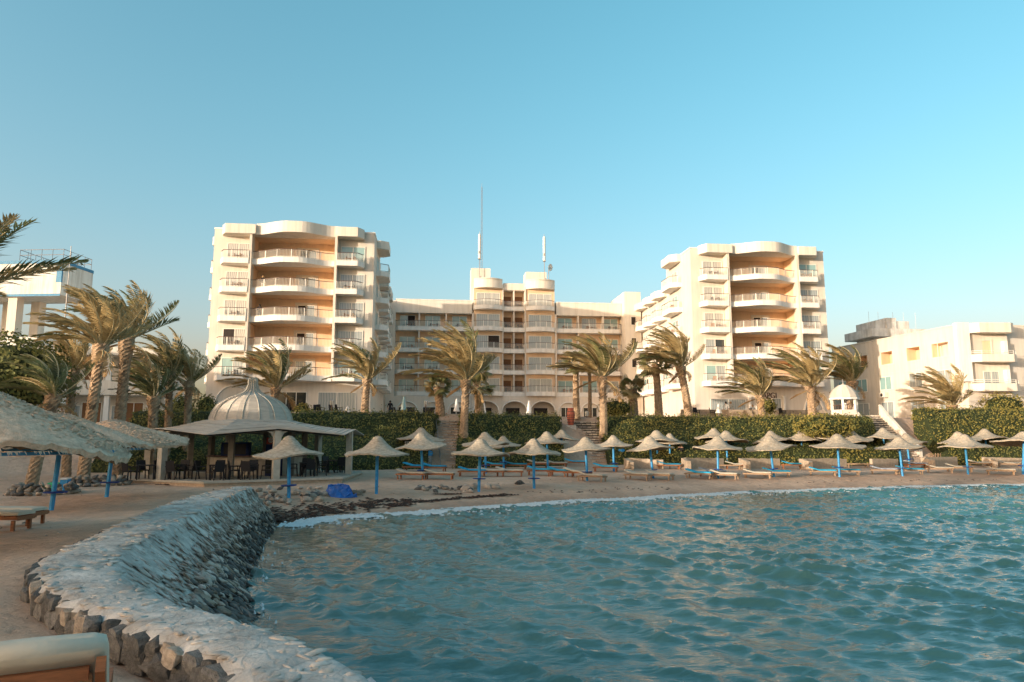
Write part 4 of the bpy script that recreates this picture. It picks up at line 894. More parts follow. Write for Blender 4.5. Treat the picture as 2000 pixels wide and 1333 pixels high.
def trunk_mesh(h, r0, r1, lean, seed, boots=1.0, rings=None):
    r = random.Random(seed); mb = MB(); nn = 14; rings = rings or max(16, int(h/.11)); vs = []; fs = []
    for j in range(rings+1):
        t = j/rings; cx = lean[0]*t + .06*math.sin(t*3+seed); cy = lean[1]*t; R = r0 + (r1-r0)*t**.7 + (.10*r0*max(0, .12-t)/.12)
        if t > .80: R *= 1 + .55*boots*sstep(.80, .95, t)
        for k in range(nn):
            a = 2*math.pi*(k + .5*(j % 2))/nn; q = R*(1 + (.11 if (k + j) % 2 else -.04) + r.uniform(-.05, .05)); vs.append((cx+q*math.cos(a), cy+q*math.sin(a), h*t - .25*(1-t)))
    for j in range(rings):
        for k in range(nn): fs.append((j*nn+k, j*nn+(k+1) % nn, (j+1)*nn+(k+1) % nn, (j+1)*nn+k))
    mb.add(vs, fs, 0); top = Vector((lean[0] + .06*math.sin(3+seed), lean[1], h))
    for _ in range(int(46*boots)):           # cut leaf bases standing off below the crown
        t = r.uniform(.52 if boots > .9 else .8, .99); a = r.uniform(0, 6.28); R = (r0 + (r1-r0)*t**.7)*1.02; c = Vector((lean[0]*t + .06*math.sin(t*3+seed) + R*math.cos(a), lean[1]*t + R*math.sin(a), h*t))
        o = Vector((math.cos(a), math.sin(a), r.uniform(.5, 1.6))).normalized(); s = Vector((-math.sin(a), math.cos(a), 0)); ln = r.uniform(.14, .38)
        mb.add([c - s*.07, c + s*.07, c + s*.03 + o*ln, c - s*.03 + o*ln], [(0,1,2,3)], 1)
    return mb, top
def palm(label, base, top_px, Y, sc=1.0, dens=34, r0=.26, seed=0, group='date palms bent by the wind', mats=('frond_olive','frond_green'), mix=.4, boots=1.0, dead=4, wind=1.0):
    r = random.Random(seed); tx, _, tz = atY(*top_px, Y); t = thing('palm_tree', label, 'palm tree', base, 0, group)
    h = tz - base[2]; mb, top = trunk_mesh(h, r0, r0*.78, (tx-base[0], 0), seed, boots); build(mb, 'trunk', [M['trunk'], M['boot']], t)
    for k in range(dens):
        lv = 0 if k < dens*.30 else 1 if k < dens*.66 else 2; az = (k*5 + r.randint(0, 2)) % 14
        o = put('frond', frond_lib(az, lv, wind), t, top + Vector((r.gauss(0,.05), r.gauss(0,.05), -.05 - .09*lv)), (r.gauss(0,.08), r.gauss(0,.08), r.gauss(0,.12))); s = sc*r.uniform(.82, 1.12); o.scale = (s,s,s)
        m = mats[0] if r.random() > mix else mats[1]
        if m != 'frond_olive': o.material_slots[0].link = 'OBJECT'; o.material_slots[0].material = M[m]
    for k in range(dead):
        o = put('frond', frond_lib(r.randint(0, 13), 3), t, top + Vector((0,0,-.3)), (0, 0, r.gauss(0,.2))); s = sc*r.uniform(.5, .8); o.scale = (s,s,s); o.material_slots[0].link = 'OBJECT'; o.material_slots[0].material = M['frond_dry']
    return t
def at_depth(px, Y): return (px-1000)/FPX*Y*math.cos(PITCH)
def pbase(px, Y, z=None, lift=.0): X = atY(px, 830, Y)[0]; return (X, Y, (gz(X, Y) if z is None else z) + lift)
PALMS = [  # label, base px, base Y, crown px, scale, r0, density, green share
 ('short shaggy date palm at far left beside the dark bush', 66, 33, (108,772), .80, .27, 26, .8),
 ('small date palm between the flagpole and the dark bush', 138, 42, (144,720), .9, .25, 28, .35),
 ('tall golden date palm streaming left across the water tower', 172, 37, (196,672), 1.15, .30, 40, .2),
 ('tallest green date palm left of the cream tower, fronds upright', 232, 43, (246,660), 1.28, .34, 40, .7),
 ('grey trunked date palm just left of the thatched bar', 297, 46, (300,775), 1.0, .33, 32, .75),
 ('slim date palm behind the grey trunked one left of the bar', 326, 48, (334,728), 1.1, .25, 30, .45),
 ('small date palm with orange dead fronds next to the bar roof', 366, 49, (372,745), .95, .26, 26, .55),
 ('date palm above the bar dome in front of the left tower', 531, 62, (540,757), 1.55, .36, 38, .25),
 ('date palm at the right corner of the left tower', 713, 60, (716,740), 1.42, .33, 34, .25),
 ('big date palm in the hedge left of the central turret', 907, 57, (908,742), 1.72, .34, 44, .2),
 ('big date palm right of the red jar before the central block', 1179, 64.5, (1175,735), 1.66, .36, 44, .2),
 ('leaning date palm beside the sunlit flank of the right tower', 1346, 70, (1330,716), 1.58, .40, 38, .3),
 ('date palm in front of the lettering on the right tower', 1490, 69, (1484,772), 1.48, .36, 36, .35),
 ('date palm before the arched grille of the right tower', 1588, 70, (1584,755), 1.72, .42, 38, .25),
 ('tall date palm behind the small white pavilion', 1664, 76, (1664,745), 1.62, .46, 38, .45),
 ('stout low date palm before the apartment house', 1862, 70, (1858,792), 1.50, .42, 36, .2),
]
for i, (lab, bx, Y, tp, s, r0, dn, mx) in enumerate(PALMS):
    palm(lab, pbase(bx, Y, None if Y < 52 else max(gz(*pbase(bx, Y)[:2]), .2)), tp, Y, s*(.92 if Y > 55 else 1), int(dn*(.95 if Y > 55 else 1.1)), r0, 40+i, mix=mx, dead=7 if 'orange' in lab else 3)
# near palm whose crown comes in at the left edge
nb = atY(-135, 620, 15.5)
palm('near date palm whose dark crown enters at the left edge', (nb[0], 15.5, gz(nb[0], 15.5)), (-135, 585), 15.5, .92, 40, .25, 90, mix=.6, dead=2, wind=.12)
nb = atY(-175, 60, 8.5)
palm('tall near palm of which one frond tip shows in the top left corner', (nb[0], 8.5, gz(nb[0], 8.5)), (-225, -52), 8.5, .62, 22, .2, 93, mix=.9, dead=0, wind=.25)
# fan palms
def fan_leaf(seed):
    r = random.Random(seed); mb = MB(); mb.tube([(0,0,0),(.35,0,.05),(.8,0,.0)], .02, 4, 1, False); c = Vector((.8,0,0)); nb_ = 22
    for k in range(nb_):
        a = rad(-115 + 230*k/(nb_-1)); d = Vector((math.cos(a), math.sin(a), -.10 - .25*abs(math.sin(a)))); s = Vector((-math.sin(a), math.cos(a), .2))*.05; ln = .78*(.8+.2*math.cos(a)); mb.add([c, c + d*ln*.6 - s, c + d*ln + Vector((0,0,-.12)) + WIND*.1, c + d*ln*.6 + s], [(0,1,2,3)], 0)
    return mb.mesh('frond', [M['frond_green'], M['rachis']])
FANS = [fan_leaf(i) for i in range(3)]
def fan_palm(label, bx, Y, tp, sc, r0, n, seed, gold=.3):
    r = random.Random(seed); b_ = pbase(bx, Y); b_ = (b_[0], b_[1], max(b_[2], .2)); tx, _, tz = atY(*tp, Y); t = thing('fan_palm', label, 'palm tree', b_, 0, 'fan palms on the terrace'); h = tz - b_[2]
    mb, top = trunk_mesh(h, r0, r0*.72, (tx-b_[0], 0), seed, .45); build(mb, 'trunk', [M['trunk'], M['boot']], t)
    for k in range(n):
        el = rad(r.uniform(-35, 80)); az = 2.4*k
        o = put('frond', FANS[k % 3], t, top, (r.gauss(0,.3), -el, az)); s = sc*r.uniform(.8,1.15); o.scale = (s,s,s)
        if r.random() < gold: o.material_slots[0].link = 'OBJECT'; o.material_slots[0].material = M['frond_olive']
fan_palm('fan palm with a thick ringed trunk at the top of the narrow stairs', 859, 61, (856,756), 1.0, .42, 24, 1)
fan_palm('dark crowned fan palm just behind the big date palm', 934, 66, (934,722), 1.05, .36, 24, 2, .05)
fan_palm('pale fan palm in front of the left arch of the arcade', 940, 65, (938,756), 1.0, .36, 24, 3, .6)
fan_palm('slim tall fan palm directly right of the red jar', 1128, 69, (1124,712), 1.0, .34, 22, 4, .4)
fan_palm('very slim palm between the two tall palms right of the jar', 1154, 70, (1150,715), .7, .2, 14, 5, .6)
fan_palm('small fan palm in front of the stair tower', 1238, 70, (1234,760), 1.1, .50, 24, 6, .35)
fan_palm('slim fan palm left of the leaning date palm', 1287, 72, (1281,712), 1.5, .42, 26, 7, .5)
# bushes
def bush(label, c, rx, ry, rz_, n, seed, gold=0, name='bush', cat='bush', size=.2):
    r = random.Random(seed); mb = MB(); P = []; 
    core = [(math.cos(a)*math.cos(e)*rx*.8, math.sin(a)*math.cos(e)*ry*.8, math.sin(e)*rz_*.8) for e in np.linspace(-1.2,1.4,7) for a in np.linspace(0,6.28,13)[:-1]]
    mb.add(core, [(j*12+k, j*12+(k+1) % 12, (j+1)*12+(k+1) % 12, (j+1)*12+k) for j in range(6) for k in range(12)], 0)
    for _ in range(n):
        v = Vector((r.gauss(0,1), r.gauss(0,1), r.gauss(0,1))).normalized(); q = 1 + .16*math.sin(v.x*7+seed)*math.sin(v.y*6+v.z*8) + r.gauss(0,.07)
        leaves(mb, [(v.x*rx*q, v.y*ry*q, v.z*rz_*q)], [v], size, 2 if r.random() < gold else 1, r)
    return tag(build(mb, name, [M['hedge_core'], M['leaf'], M['leaf_gold']], loc=c), label, cat)
x, y, z = atY(18, 740, 38); bush('large dark green bush at the far left edge', (x, y, z), 2.9, 2.2, 2.2, 5200, 3, .05, size=.22)
x, y, z = atY(352, 812, 56); bush('squarish trimmed green bush left of the bar dome', (x, y, z), 1.0, 1.0, 1.5, 1500, 4, .15)
x, y, z = atY(403, 795, 66); bush('small dark shrub at the foot of the left tower', (x, y, z), .9, .8, 1.1, 700, 5, .05)
x, y, z = atY(592, 806, 62); bush('round pale shrub on the hedge before the dark windows', (x, y, z), .75, .7, .75, 700, 6, .8)
x, y, z = atY(1500, 795, 72); bush('small leafy shrub beside the lettered wall of the right tower', (x, y, z), .8, .7, .8, 600, 7, .5)
x, y, z = atY(1205, 798, 68); bush('brownish shrub on the terrace before the stair tower', (x, y, z), 1.6, .8, .9, 900, 8, .9)
x, y, z = atY(1960, 795, 71); bush('pale yellow shrub standing up out of the far right hedge', (x, y, z), 2.4, 1.0, 1.3, 1600, 9, .95)
x, y, z = atY(1612, 832, 62); bush('dry golden shrub below the small white pavilion', (x, y, z), 2.6, 1.0, 1.0, 2200, 10, .8)

# ------------------------------------------------------------------ stairs
def stairs(name, label, bot, top, w0, w1, n, cheek=None, rail=None, mt='step'):
    t = thing(name, label, 'stairs', (0,0,0)); b_ = Vector(bot); e_ = Vector(top); d = Vector((e_.x-b_.x, e_.y-b_.y, 0)); L_ = d.length; d.normalize(); s = Vector((d.y, -d.x, 0)); ang = math.atan2(d.y, d.x) - math.pi/2
    for i in range(n):
        z = b_.z + (e_.z-b_.z)*(i+1)/n; w = w0 + (w1-w0)*i/n; c = b_ + (e_-b_)*((i+.5)/n); h_ = (e_.z-b_.z)/n
        mb = MB(); mb.box(-w/2+.03, w/2-.03, -L_/n*.5+.07, L_/n*.5+.25, -.75, -.03); build(mb, 'step', M['stone_dark'], t, loc=(c.x, c.y, z), rot=(0,0,ang))  # dark base: stone joints, plus the shading under nosings as colour
        x0 = -w/2 + rnd.uniform(-.05,.05)
        while x0 < w/2-.1:
            x1 = min(x0 + rnd.uniform(.26, .5), w/2 + .04); mb = MB(); dz = rnd.uniform(-.025,.025); dy = rnd.uniform(-.05,.04); zb = -h_*rnd.uniform(.42,.58)
            V_ = [(x0+.03,-L_/n*.5+dy,zb),(x1-.03,-L_/n*.5+dy,zb),(x1-.03,L_/n*.5+.02,zb),(x0+.03,L_/n*.5+.02,zb)]; V_ += [(x+rnd.uniform(-.015,.015), y-(.02 if y < 0 else 0), dz+rnd.uniform(-.012,.012)) for x, y, _ in V_]
            mb.add(V_, [(0,3,2,1),(4,5,6,7),(0,1,5,4),(1,2,6,5),(2,3,7,6),(3,0,4,7)]); build(mb, 'stone', M['step'], t, loc=(c.x, c.y, z), rot=(0,0,ang)); x0 = x1
    return t, d, s
bx, by, bz = hit(889, 914); tx_, ty_, tz_ = atY(872, 822, by+5.6)
st1, d1, s1 = stairs('stairs', 'narrow rough stone stairs climbing between two hedges', (bx, by, bz-.12), (tx_, ty_, tz_), 2.0, 1.75, 17)
bx2, by2, bz2 = hit(1160, 903); tx2, ty2, tz2 = atY(1137, 824, by2+5.6)
st2, d2, s2 = stairs('stairs', 'wide stone stairs below the big red jar', (bx2, by2, bz2-.1), (tx2, ty2, tz2), 4.4, 2.9, 16)
bx3, by3, bz3 = hit(1768, 892); tx3, ty3, tz3 = atY(1694, 812, by3+5.8)
st3, d3, s3 = stairs('stairs', 'stone stairs with white walls rising to the small pavilion', (bx3, by3, bz3-.1), (tx3, ty3, tz3), 2.6, 2.4, 18)
def handrail(label, P, Q, hgt=.9, diag=False, m='white_metal'):
    P = Vector(P); Q = Vector(Q); mb = MB(); mb.tube([P + Vector((0,0,hgt)), Q + Vector((0,0,hgt))], .035, 5); mb.tube([P + Vector((0,0,hgt*.5)), Q + Vector((0,0,hgt*.5))], .022, 4)
    for i in range(7): c = P.lerp(Q, i/6); mb.tube([c + Vector((0,0,-.2)), c + Vector((0,0,hgt))], .03, 4)
    if diag:
        for i in range(12): a = P.lerp(Q, i/12); b = P.lerp(Q, (i+1)/12); mb.tube([a + Vector((0,0,.1)), b + Vector((0,0,hgt))], .02, 4); mb.tube([a + Vector((0,0,hgt)), b + Vector((0,0,.1))], .02, 4)
    return tag(build(mb, 'handrail', M[m]), label, 'handrail')
def sidept(b, e, s, w, f): c = Vector(b).lerp(Vector(e), f); return c + s*w
handrail('thin pale handrail on the left side of the narrow stairs', sidept((bx,by,bz),(tx_,ty_,tz_),s1,-1.12,0), sidept((bx,by,bz),(tx_,ty_,tz_),s1,-1.0,1), m='metal')
handrail('white lattice handrail on the right side of the wide stairs', sidept((bx2,by2,bz2),(tx2,ty2,tz2),s2,2.25,0), sidept((bx2,by2,bz2),(tx2,ty2,tz2),s2,1.6,1), diag=True)
def cheek_wall(label, b, e, s, w0, w1, hh=.55):
    mb = MB(); n = 14; V = []
    for i in range(n+1):
        f = i/n; c = Vector(b).lerp(Vector(e), f) + s*(w0+(w1-w0)*f); z = c.z + hh + .35*math.sin(f*6.3)*-.25 + (.5*(f-.8)*3 if f > .8 else 0)
        for o in (-.14, .14): V += [tuple(c + s*o + Vector((0,0,-1.2))), (c.x+s.x*o, c.y+s.y*o, z)]
    F_ = []
    for i in range(n): a = i*4; b2 = a+4; F_ += [(a, b2, b2+1, a+1), (b2+2, a+2, a+3, b2+3), (a+1, b2+1, b2+3, a+3)]
    F_ += [(0,1,3,2), (n*4, n*4+2, n*4+3, n*4+1)]; mb.add(V, F_); return tag(build(mb, 'stair_wall', M['wall_pale']), label, 'wall')
cheek_wall('low white curved wall left of the pavilion stairs', (bx3,by3,bz3), (tx3,ty3,tz3), s3, -1.45, -1.3); cheek_wall('low white curved wall right of the pavilion stairs', (bx3,by3,bz3), (tx3,ty3,tz3), s3, 1.45, 1.3, .75)

# big red jar on the stairs
jx, jy, jz = atY(1115, 831, by2+4.2); jar = thing('clay_jar', 'big red glazed clay jar standing at the head of the wide stairs', 'jar', (jx, jy, jz))
def prof_bands(mb, pr, n=24): mb.lathe(pr, n)
mb = MB(); mb.lathe([(.02,0),(.22,.0),(.25,.05),(.30,.30),(.35,.6),(.375,.9),(.37,1.1),(.33,1.28),(.28,1.36),(.27,1.42),(.29,1.5),(.30,1.56),(.27,1.58),(.24,1.5),(.02,1.3)], 28); build(mb, 'body', M['terracotta'], jar, smooth=True)
for z, r_ in ((.28,.302),(.5,.337),(.72,.362),(.92,.381),(1.25,.347)): mb = MB(); mb.lathe([(r_-.01,-.03),(r_+.012,-.015),(r_+.012,.015),(r_-.01,.03)], 28); build(mb, 'band', M['rail'], jar, loc=(0,0,z), smooth=True)
mb = MB(); mb.box(-.45,.45,-.4,.4,-1.5,0); build(mb, 'plinth', M['step'], jar)

# ------------------------------------------------------------------ thatched parasols
def canopy_mesh(R, H, seed, nseg=40, thick=.07, flat=False, rough=.012, rings=15, strawm='straw'):
    r = random.Random(seed); ph = [r.uniform(0,6.28) for _ in range(8)]; mb = MB()
    pr = [(.001,1),(.06,.985),(.12,.93),(.18,.80),(.25,.64),(.33,.49),(.43,.35),(.54,.235),(.66,.145),(.78,.08),(.90,.03),(1.0,0)]
    if flat: pr = [(.001,1),(.06,.965),(.14,.90),(.24,.80),(.36,.67),(.48,.55),(.6,.43),(.7,.33),(.8,.22),(.88,.13),(.95,.05),(1.0,-.02)]
    rs_ = np.linspace(0,1,rings); P = [(max(.001, np.interp(t, np.linspace(0,1,len(pr)), [q[0] for q in pr])), np.interp(t, np.linspace(0,1,len(pr)), [q[1] for q in pr])) for t in rs_]
    vs = []; fs = []
    for j, (q, h) in enumerate(P):
        for k in range(nseg):
            a = 2*math.pi*k/nseg; w = 1 + q*(.022*math.sin(3*a+ph[0]) + .016*math.sin(5*a+ph[1]) + .02*math.sin(11*a+ph[2])); dz = q*q*(.035*math.sin(2*a+ph[3]) + .03*math.sin(4*a+ph[4]))*R + r.gauss(0, rough)
            if flat: dz += .026*(1 if (j + k//3) % 2 else -1)*(.6 + .4*math.sin(a*7+j*.6))
            vs.append((R*q*w*math.cos(a), R*q*w*math.sin(a), H*h + dz))
    n0 = len(P)*nseg
    for j in range(len(P)-1):
        for k in range(nseg): fs.append((j*nseg+k, (j+1)*nseg+k, (j+1)*nseg+(k+1) % nseg, j*nseg+(k+1) % nseg))
    mb.add(vs, fs, 0); last = vs[-nseg:]
    lo = [(x*.985, y*.985, z-thick) for x, y, z in last]; mb.add(last + lo, [(k, nseg+k, nseg+(k+1) % nseg, (k+1) % nseg) for k in range(nseg)], 0)
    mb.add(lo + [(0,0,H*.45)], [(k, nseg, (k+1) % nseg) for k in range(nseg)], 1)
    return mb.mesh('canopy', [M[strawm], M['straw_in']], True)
CAN = [canopy_mesh(1.42, .76, s) for s in range(7)]
pm_ = MB(); pm_.tube([(0,0,-.3),(0,0,2.35)], .075, 10); POLE = pm_.mesh('pole', M['blue'])
tm_ = MB(); tm_.lathe([(.02,.05),(.31,.05),(.33,.03),(.31,0),(.02,0)], 20); SHELF = tm_.mesh('table', M['blue_dk'])
UMB = {}
def parasol(key, label, bpx, bpy, apx=None, hw=None, shelf=True, seed=0, D=None, group='thatched parasols on the beach'):
    r = random.Random(seed); x, y, z = hit(bpx, bpy, 20, 66)
    if D: x, y, _ = atY(bpx, bpy, D); z = gz(x, y)
    s = (hw/FPX*y/1.40) if hw else 1.0
    hh = 1.82*s**.5; t = thing('thatched_parasol', label, 'parasol', (x, y, z), 0, group)
    tilt = math.atan2((atY(apx, bpy-90, y)[0] - x), 2.7) if apx else 0; tilt = max(-.16, min(.16, tilt))
    t.rotation_euler = (r.gauss(0,.03), tilt + r.gauss(0,.02), 0)
    o = put('canopy', CAN[seed % 7], t, (0,0,hh), (0,0,r.uniform(0,6.28)), (s,s,1.0*s**.5)); p = put('pole', POLE, t, scale=(1,1,(hh+.2)/2.0))
    if shelf: put('table', SHELF, t, (0,0,r.uniform(.48,.62)))
    UMB[key] = (x, y, z); return t
UL_ = [
 ('u1','thatched parasol on the rocks beside the bar, nearest the sea wall',564,974,568,65,1,None),
 ('u2','thatched parasol directly right of the blue tarpaulin',735,965,735,61,0,None),
 ('u3','thatched parasol hiding the top of the white notice board',826,936,823,50,1,None),
 ('u4','parasol half hidden behind the one at the notice board',819,913,821,46,0,None),
 ('u5','parasol partly behind the front parasol below the narrow stairs',949,925,946,45,1,None),
 ('u6','front thatched parasol at the water in front of the rocks',935,961,941,56,1,None),
 ('u7','small looking parasol at the back, right of the narrow stairs',984,918,985,33,1,None),
 ('u8','front parasol at the water with two trays on its pole',1043,954,1041,52,1,None),
 ('u9','parasol behind blue loungers, touching the one at the wide stairs',1070,917,1064,42,0,None),
 ('u10','back parasol touching the hedge left of the wide stairs',1096,902,1097,34,1,None),
 ('u11','front parasol standing before the wide stone stairs',1147,940,1144,46,1,None),
 ('u12','parasol right of the wide stairs beside the blue bin',1199,921,1197,37,1,None),
 ('u13','front parasol before the leftmost wind shelter wall',1276,935,1267,45,1,None),
 ('u14','back parasol rising behind the leftmost wind shelter wall',1285,908,1279,40,1,None),
 ('u15','parasol beside the standing person in black',1309,908,1305,33,0,None),
 ('u16','back parasol behind the second wind shelter wall, left of two',1395,900,1393,36,1,None),
 ('u17','front parasol before the second wind shelter wall',1403,935,1400,46,1,None),
 ('u18','bright sunlit parasol just right behind the second wind shelter',1421,909,1418,40,0,None),
 ('u19','front parasol before the third wind shelter wall',1512,932,1498,46,1,None),
 ('u20','parasol almost hidden behind the one at the third wind shelter',1514,905,1505,36,0,None),
 ('u21','parasol at the hedge between the third and fourth wind shelters',1566,903,1564,35,0,None),
 ('u22','sunlit back parasol above the fourth wind shelter wall',1618,900,1611,35,0,None),
 ('u23','front parasol with blue loungers before the fourth wind shelter',1640,932,1634,50,1,None),
 ('u24','pointed sunlit parasol below the small white pavilion',1666,905,1660,37,1,None),
 ('u25','back parasol in front of the pavilion stairs, left of three',1730,898,1724,35,0,None),
 ('u26','front parasol before the pavilion stairs with striped towels',1763,930,1753,43,1,None),
 ('u27','parasol behind the front one at the pavilion stairs',1777,911,1768,36,1,None),
 ('u28','parasol with its peak just behind the bright one far right',1883,908,1870,38,1,None),
 ('u29','bright front parasol with cream loungers at the far right hedge',1891,927,1881,46,1,None),
 ('u30','back parasol near the picket fence at far right',1929,900,1921,36,0,None),
 ('u31','front parasol cut by the right edge of the picture',1998,927,2000,54,1,None)]
for i, (k, lab, bx_, by_, ax_, hw, sh, D_) in enumerate(UL_): parasol(k, lab, bx_, by_, ax_, hw, bool(sh), i, D_)
# three broad old parasols at the left, coarse weave
def big_parasol(label, x, y, R, zr, zt, seed, shelf=True):
    z = gz(x, y); t = thing('thatched_parasol', label, 'parasol', (x, y, z), 0, 'broad old parasols at the left'); r = random.Random(seed)
    me = canopy_mesh(R, zt-zr, seed, 168, .10, True, .014, 64, 'straw_pale'); put('canopy', me, t, (0,0,zr-z)); mb = MB()
    for _ in range(2600):          # straw ends and loose bundles standing off the weave
        a = r.uniform(0,6.28); q = math.sqrt(r.uniform(.02,1.0)); h = (zt-zr)*np.interp(q, [0,.06,.14,.24,.36,.48,.6,.7,.8,.88,.95,1], [1,.965,.90,.80,.67,.55,.43,.33,.22,.13,.05,-.02]); c = Vector((R*q*math.cos(a), R*q*math.sin(a), h + .01))
        tdir = Vector((-math.sin(a), math.cos(a), r.gauss(0,.12))) if r.random() < .75 else Vector((math.cos(a), math.sin(a), -.25)); tdir.normalize(); o = Vector((math.cos(a), math.sin(a), .9)).normalized(); ln = r.uniform(.10,.26); w = o.cross(tdir).normalized()*r.uniform(.012,.028)
        mb.add([c - tdir*ln*.5 - w, c - tdir*ln*.5 + w, c + tdir*ln*.5 + w*.6, c + tdir*ln*.5 - w*.6, c + o*r.uniform(.02,.045)], [(0,1,4),(1,2,4),(2,3,4),(3,0,4)], 0)
    for _ in range(420):
        a = r.uniform(0,6.28); c = Vector((R*1.0*math.cos(a), R*1.0*math.sin(a), -.03)); o = Vector((math.cos(a), math.sin(a), -r.uniform(.4,1.6))).normalized(); w = Vector((-math.sin(a), math.cos(a), 0))*.015; ln = r.uniform(.05,.15); mb.add([c-w, c+w, c+o*ln], [(0,1,2)], 0)
    tag(build(mb, 'straw_ends', M['straw_pale'], t, loc=(0,0,zr-z)), kind='stuff')
    mb = MB(); mb.lathe([(R*.90,-.05),(R*.93,-.05),(R*.93,-.11),(R*.90,-.11),(R*.90,-.05)], 48); build(mb, 'rim_hoop', M['blue_trim'], t, loc=(0,0,zr-z))
    put('pole', POLE, t, scale=(1,1,(zr-z+.35)/2.0), rot=(0, rad(3.2), 0), loc=(-.08,0,0))
    if shelf: put('table', SHELF, t, (0,0,.55), scale=(1.1,1.1,1))
p_ = hit(105, 997, 12, 40); q_ = hit(212, 971, 12, 45)
big_parasol('middle of the three broad parasols at left, pole before the green box', p_[0], p_[1], 2.75, -.29, .80, 1)
big_parasol('farthest of the three broad parasols at left, nearest the bar', q_[0], q_[1], 2.75, -.22, .72, 2)
big_parasol('nearest broad straw parasol filling the left edge', -11.2, 14.5, 3.15, -.21, 1.17, 3)

# ------------------------------------------------------------------ sun loungers
def lounger_parts(pad, wood, backrest=.12):
    t = thing('sun_lounger', 'x', 'sun lounger', (0,0,0)); L_ = 1.95; W = .66
    mb = MB()
    for s in (-1, 1): mb.box(-L_/2, L_/2, s*W/2-.03, s*W/2+.03, .22, .31)
    for x in (-L_/2, L_/2-.06): mb.box(x, x+.06, -W/2+.03, W/2-.03, .20, .31)
    build(mb, 'frame', M[wood], t)
    for i in range(13):
        x = -L_/2+.1 + i*(L_-.2)/13; 
        put('slat', shared(('slat', wood), lambda: (lambda m_: (m_.box(0,.10,-W/2+.03,W/2-.03,0,.025), m_)[1])(MB()).mesh('slat', M[wood])), t, (x, 0, .30))
    for sx in (-1, 1):
        for sy in (-1, 1): mb = MB(); mb.box(sx*(L_/2-.14)-.04, sx*(L_/2-.14)+.04, sy*(W/2-.03)-.035, sy*(W/2-.03)+.035, -.08, .20); build(mb, 'leg', M[wood], t)
    if pad:
        P = []; mb = MB(); n = 12
        for i in range(n+1):
            f = i/n; x = -L_/2+.02 + (L_-.04)*f; z = .335 + backrest*max(0, .38-f)/.38*1.9
            for y, dz in ((-W/2+.01, 0), (-W/2-.005,.05), (-W/2+.06,.10), (W/2-.06,.10), (W/2+.005,.05), (W/2-.01,0)): P.append((x, y, z+dz*(1 if 0 < i < n else .8) + .006*math.sin(i*2.3)))
        mb.add(P, [(i*6+k, (i+1)*6+k, (i+1)*6+(k+1) % 6, i*6+(k+1) % 6) for i in range(n) for k in range(6)] + [(5,4,3,2,1,0), tuple(n*6+k for k in range(6))]); build(mb, 'mattress', M[pad], t, smooth=False)
    return t
PROTO = {}
NLG = [0]
def lounger(label, px, py, yaw, pad, wood='wood', br=.12, pos=None):
    k = (pad, wood, br); x, y, z = pos or hit(px, py, 16, 66)
    if k not in PROTO: o = PROTO[k] = lounger_parts(pad, wood, br); o['label'] = label; o.location = (x,y,z+.08); o.rotation_euler = (0,0,rad(yaw))
    else: o = copy_tree(PROTO[k], label, (x,y,z+.08), rad(yaw))
    o['group'] = 'sun loungers under the parasols'; o.scale = (.9,.88,.84); return o
A = 'cream_pad'; B_ = 'blue_pad'; T_ = 'towel'; wp = 'wood_pale'
